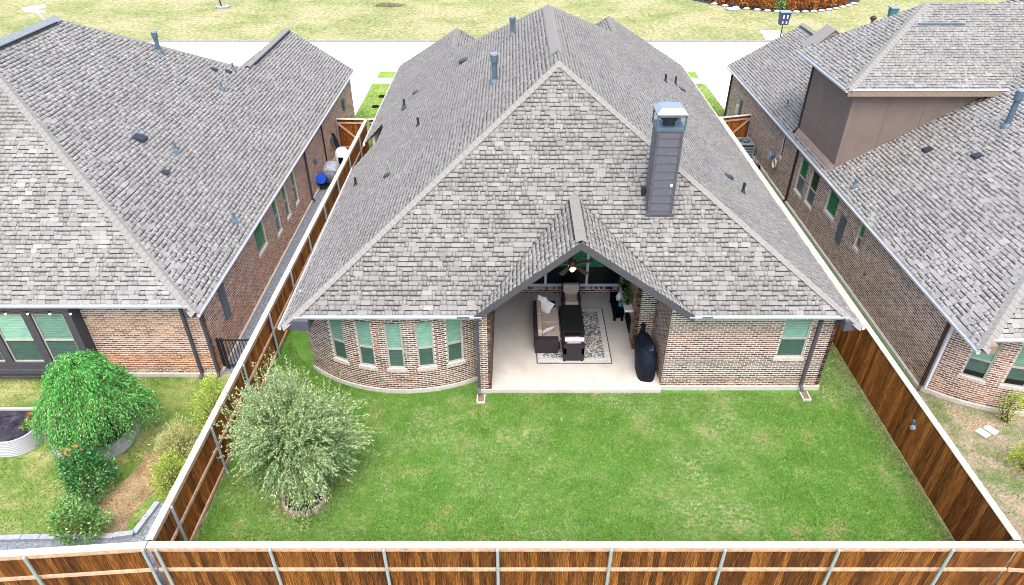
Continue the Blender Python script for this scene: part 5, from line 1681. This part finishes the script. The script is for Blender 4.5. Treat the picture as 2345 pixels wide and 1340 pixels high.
leaves('crown', np.array([-28.05, 69.2, 3.3]) + v * np.array([.9, .9, 1.1]) * RNG.uniform(.3, 1, (nL, 1)), v + RNG.normal(0, .6, v.shape), np.full(nL, .14), np.full(nL, .07), MIDGREEN, yt)
for x, y, lb in ((-8.38, 43.4, 'black round cover sunk in the front lawn, nearer the street'), (-8.48, 41.5, 'black round cover sunk in the front lawn, nearer the fence')):
    tag(MB().lathe((x, y, -.01), [(.24, 0), (.24, .05), (.2, .07), (.03, .08)], 14).build('valve_cover', BLACK), lb, 'cover')
bush((-11.8, 69.5, .05), (1.6, .35, .22), 700, mk_leaf('dry_weed', [(0, (.10, .09, .05)), (1, (.26, .22, .14))]), 'low dry weed patch on the field beyond the street', (.1, .18), .25, 'weeds', 'weeds')

# ------------------------------------------------------------------ grass blades
def blades(name, boxes, dens, mat, label, h=(.03, .06), w=(.012, .02), avoid=()):
    P = []
    for (x0, y0, x1, y1) in boxes:
        n = int((x1 - x0) * (y1 - y0) * dens)
        P.append(np.stack([RNG.uniform(x0, x1, n), RNG.uniform(y0, y1, n)], 1))
    P = np.concatenate(P)
    for f in avoid:
        P = P[~f(P[:, 0], P[:, 1])]
    n = len(P)
    a = RNG.uniform(0, 2 * np.pi, n)
    hh = RNG.uniform(*h, n); ww = RNG.uniform(*w, n)
    le = RNG.uniform(.2, 1.3, n)
    la = RNG.uniform(0, 2 * np.pi, n)
    z = np.full(n, -.006)
    B = np.stack([P[:, 0], P[:, 1], z], 1)
    S = np.stack([np.cos(a), np.sin(a), 0 * a], 1) * ww[:, None] / 2
    T = B + np.stack([np.cos(la) * le * hh, np.sin(la) * le * hh, hh], 1)
    V = np.stack([B - S, B + S, T], 1).reshape(-1, 3)
    o = np_mesh(name, V, np.arange(3 * n).reshape(-1, 3), mat, None, 'stuff')
    return tag(o, label, 'grass')
inbay = lambda x, y: ((x + 3.36) ** 2 + (y - 20.25) ** 2 < 4.62 ** 2)
inpat = lambda x, y: (x > -1.07) & (x < 9.56) & (y > 15.66)
inring = lambda x, y: ((x + 5.42) / .53) ** 2 + ((y - 11.58) / .46) ** 2 < 1
blades('grass', [(-7.75, 9.1, 10.85, 15.8), (-7.6, 15.8, -1.0, 18.5), (9.6, 15.8, 10.85, 19.5)], 2300, G_LAWN, 'short green lawn grass inside the fenced back yard', avoid=(inbay, inpat, inring))
MULCH = mk_ground('leaf_litter', [(.3, (.16, .10, .06)), (.5, (.27, .19, .115)), (.62, (.36, .27, .16)), (.75, (.17, .22, .06))], 1.6, 22, .55, 1.35)
mulch_o = [(-10.35 + .25 * math.sin(3 * t) + .62 * math.cos(t) + .35, 11.95 + 1.35 * math.sin(t) + .1 * math.cos(5 * t)) for t in np.linspace(0, 2 * math.pi, 28)[:-1]]
sheet('mulch_bed', mulch_o, 0.0, MULCH, 'brown leaf litter bed between the dark shrub and the left fence')
n_ = 260
leaves('fallen_leaves', np.stack([RNG.uniform(-10.9, -9.2, n_), RNG.uniform(10.7, 13.4, n_), RNG.uniform(.01, .04, n_)], 1), RNG.normal(size=(n_, 3)) * [1, 1, .25], RNG.uniform(.05, .09, n_), RNG.uniform(.03, .05, n_), mk_leaf('fallen_leaf', [(0, (.18, .07, .02)), (.6, (.38, .17, .05)), (1, (.5, .32, .14))], None, .8, 0))['label'] = 'brown fallen leaves scattered on the mulch by the left fence'
inmul = lambda x, y: (((x + 10.0) / .75) ** 2 + ((y - 11.95) / 1.3) ** 2 < 1) & (RNG.random(len(x)) < .62)
inbed = lambda x, y: ((x < -13.2) & (y > 13.05) & (y < 14.9)) | ((x > -13) & (x < -10.6) & (y > 12.86) & (y < 14.62))
ingrav = lambda x, y: (y < 10.5) | ((x > -9.2) & (y < 11.6))
blades('grass', [(-17, 10.3, -7.98, 16.4)], 1500, G_LEFT, 'patchy green and straw grass in the left back yard', avoid=(inbed, ingrav, inmul))
DRY = mk_leaf('straw_blades', [(0, (.20, .18, .08)), (.6, (.42, .36, .19)), (1, (.52, .45, .28))], None, .8, .1)
blades('dry_grass', [(10.35, 9.3, 10.88, 15.6), (10.6, 15.6, 10.88, 19)], 2600, DRY, 'straw-coloured dead grass fringe along the foot of the right fence', h=(.03, .07), avoid=(lambda x, y: RNG.random(len(x)) > ((x - 10.3) / .58) ** 2.2,))
inb2 = lambda x, y: ((x - 15.8) ** 2 + (y - 19.26) ** 2 < 4.63 ** 2) | ((x > 12.56) & (y > 15.9)) | ((RNG.random(len(x)) < .5) & (y < 15.5))
blades('grass', [(11.02, 9.2, 17, 15.9), (11.02, 15.9, 12.56, 32)], 1500, G_RIGHT, 'sparse dry grass in the right back yard and side strip', avoid=(inb2,))
blades('grass', [(-9.35, 36.1, 12.9, 46.0)], 160, G_LEFT, 'green grass of the front lawn by the street', h=(.05, .09), w=(.03, .05))

flush_pieces()
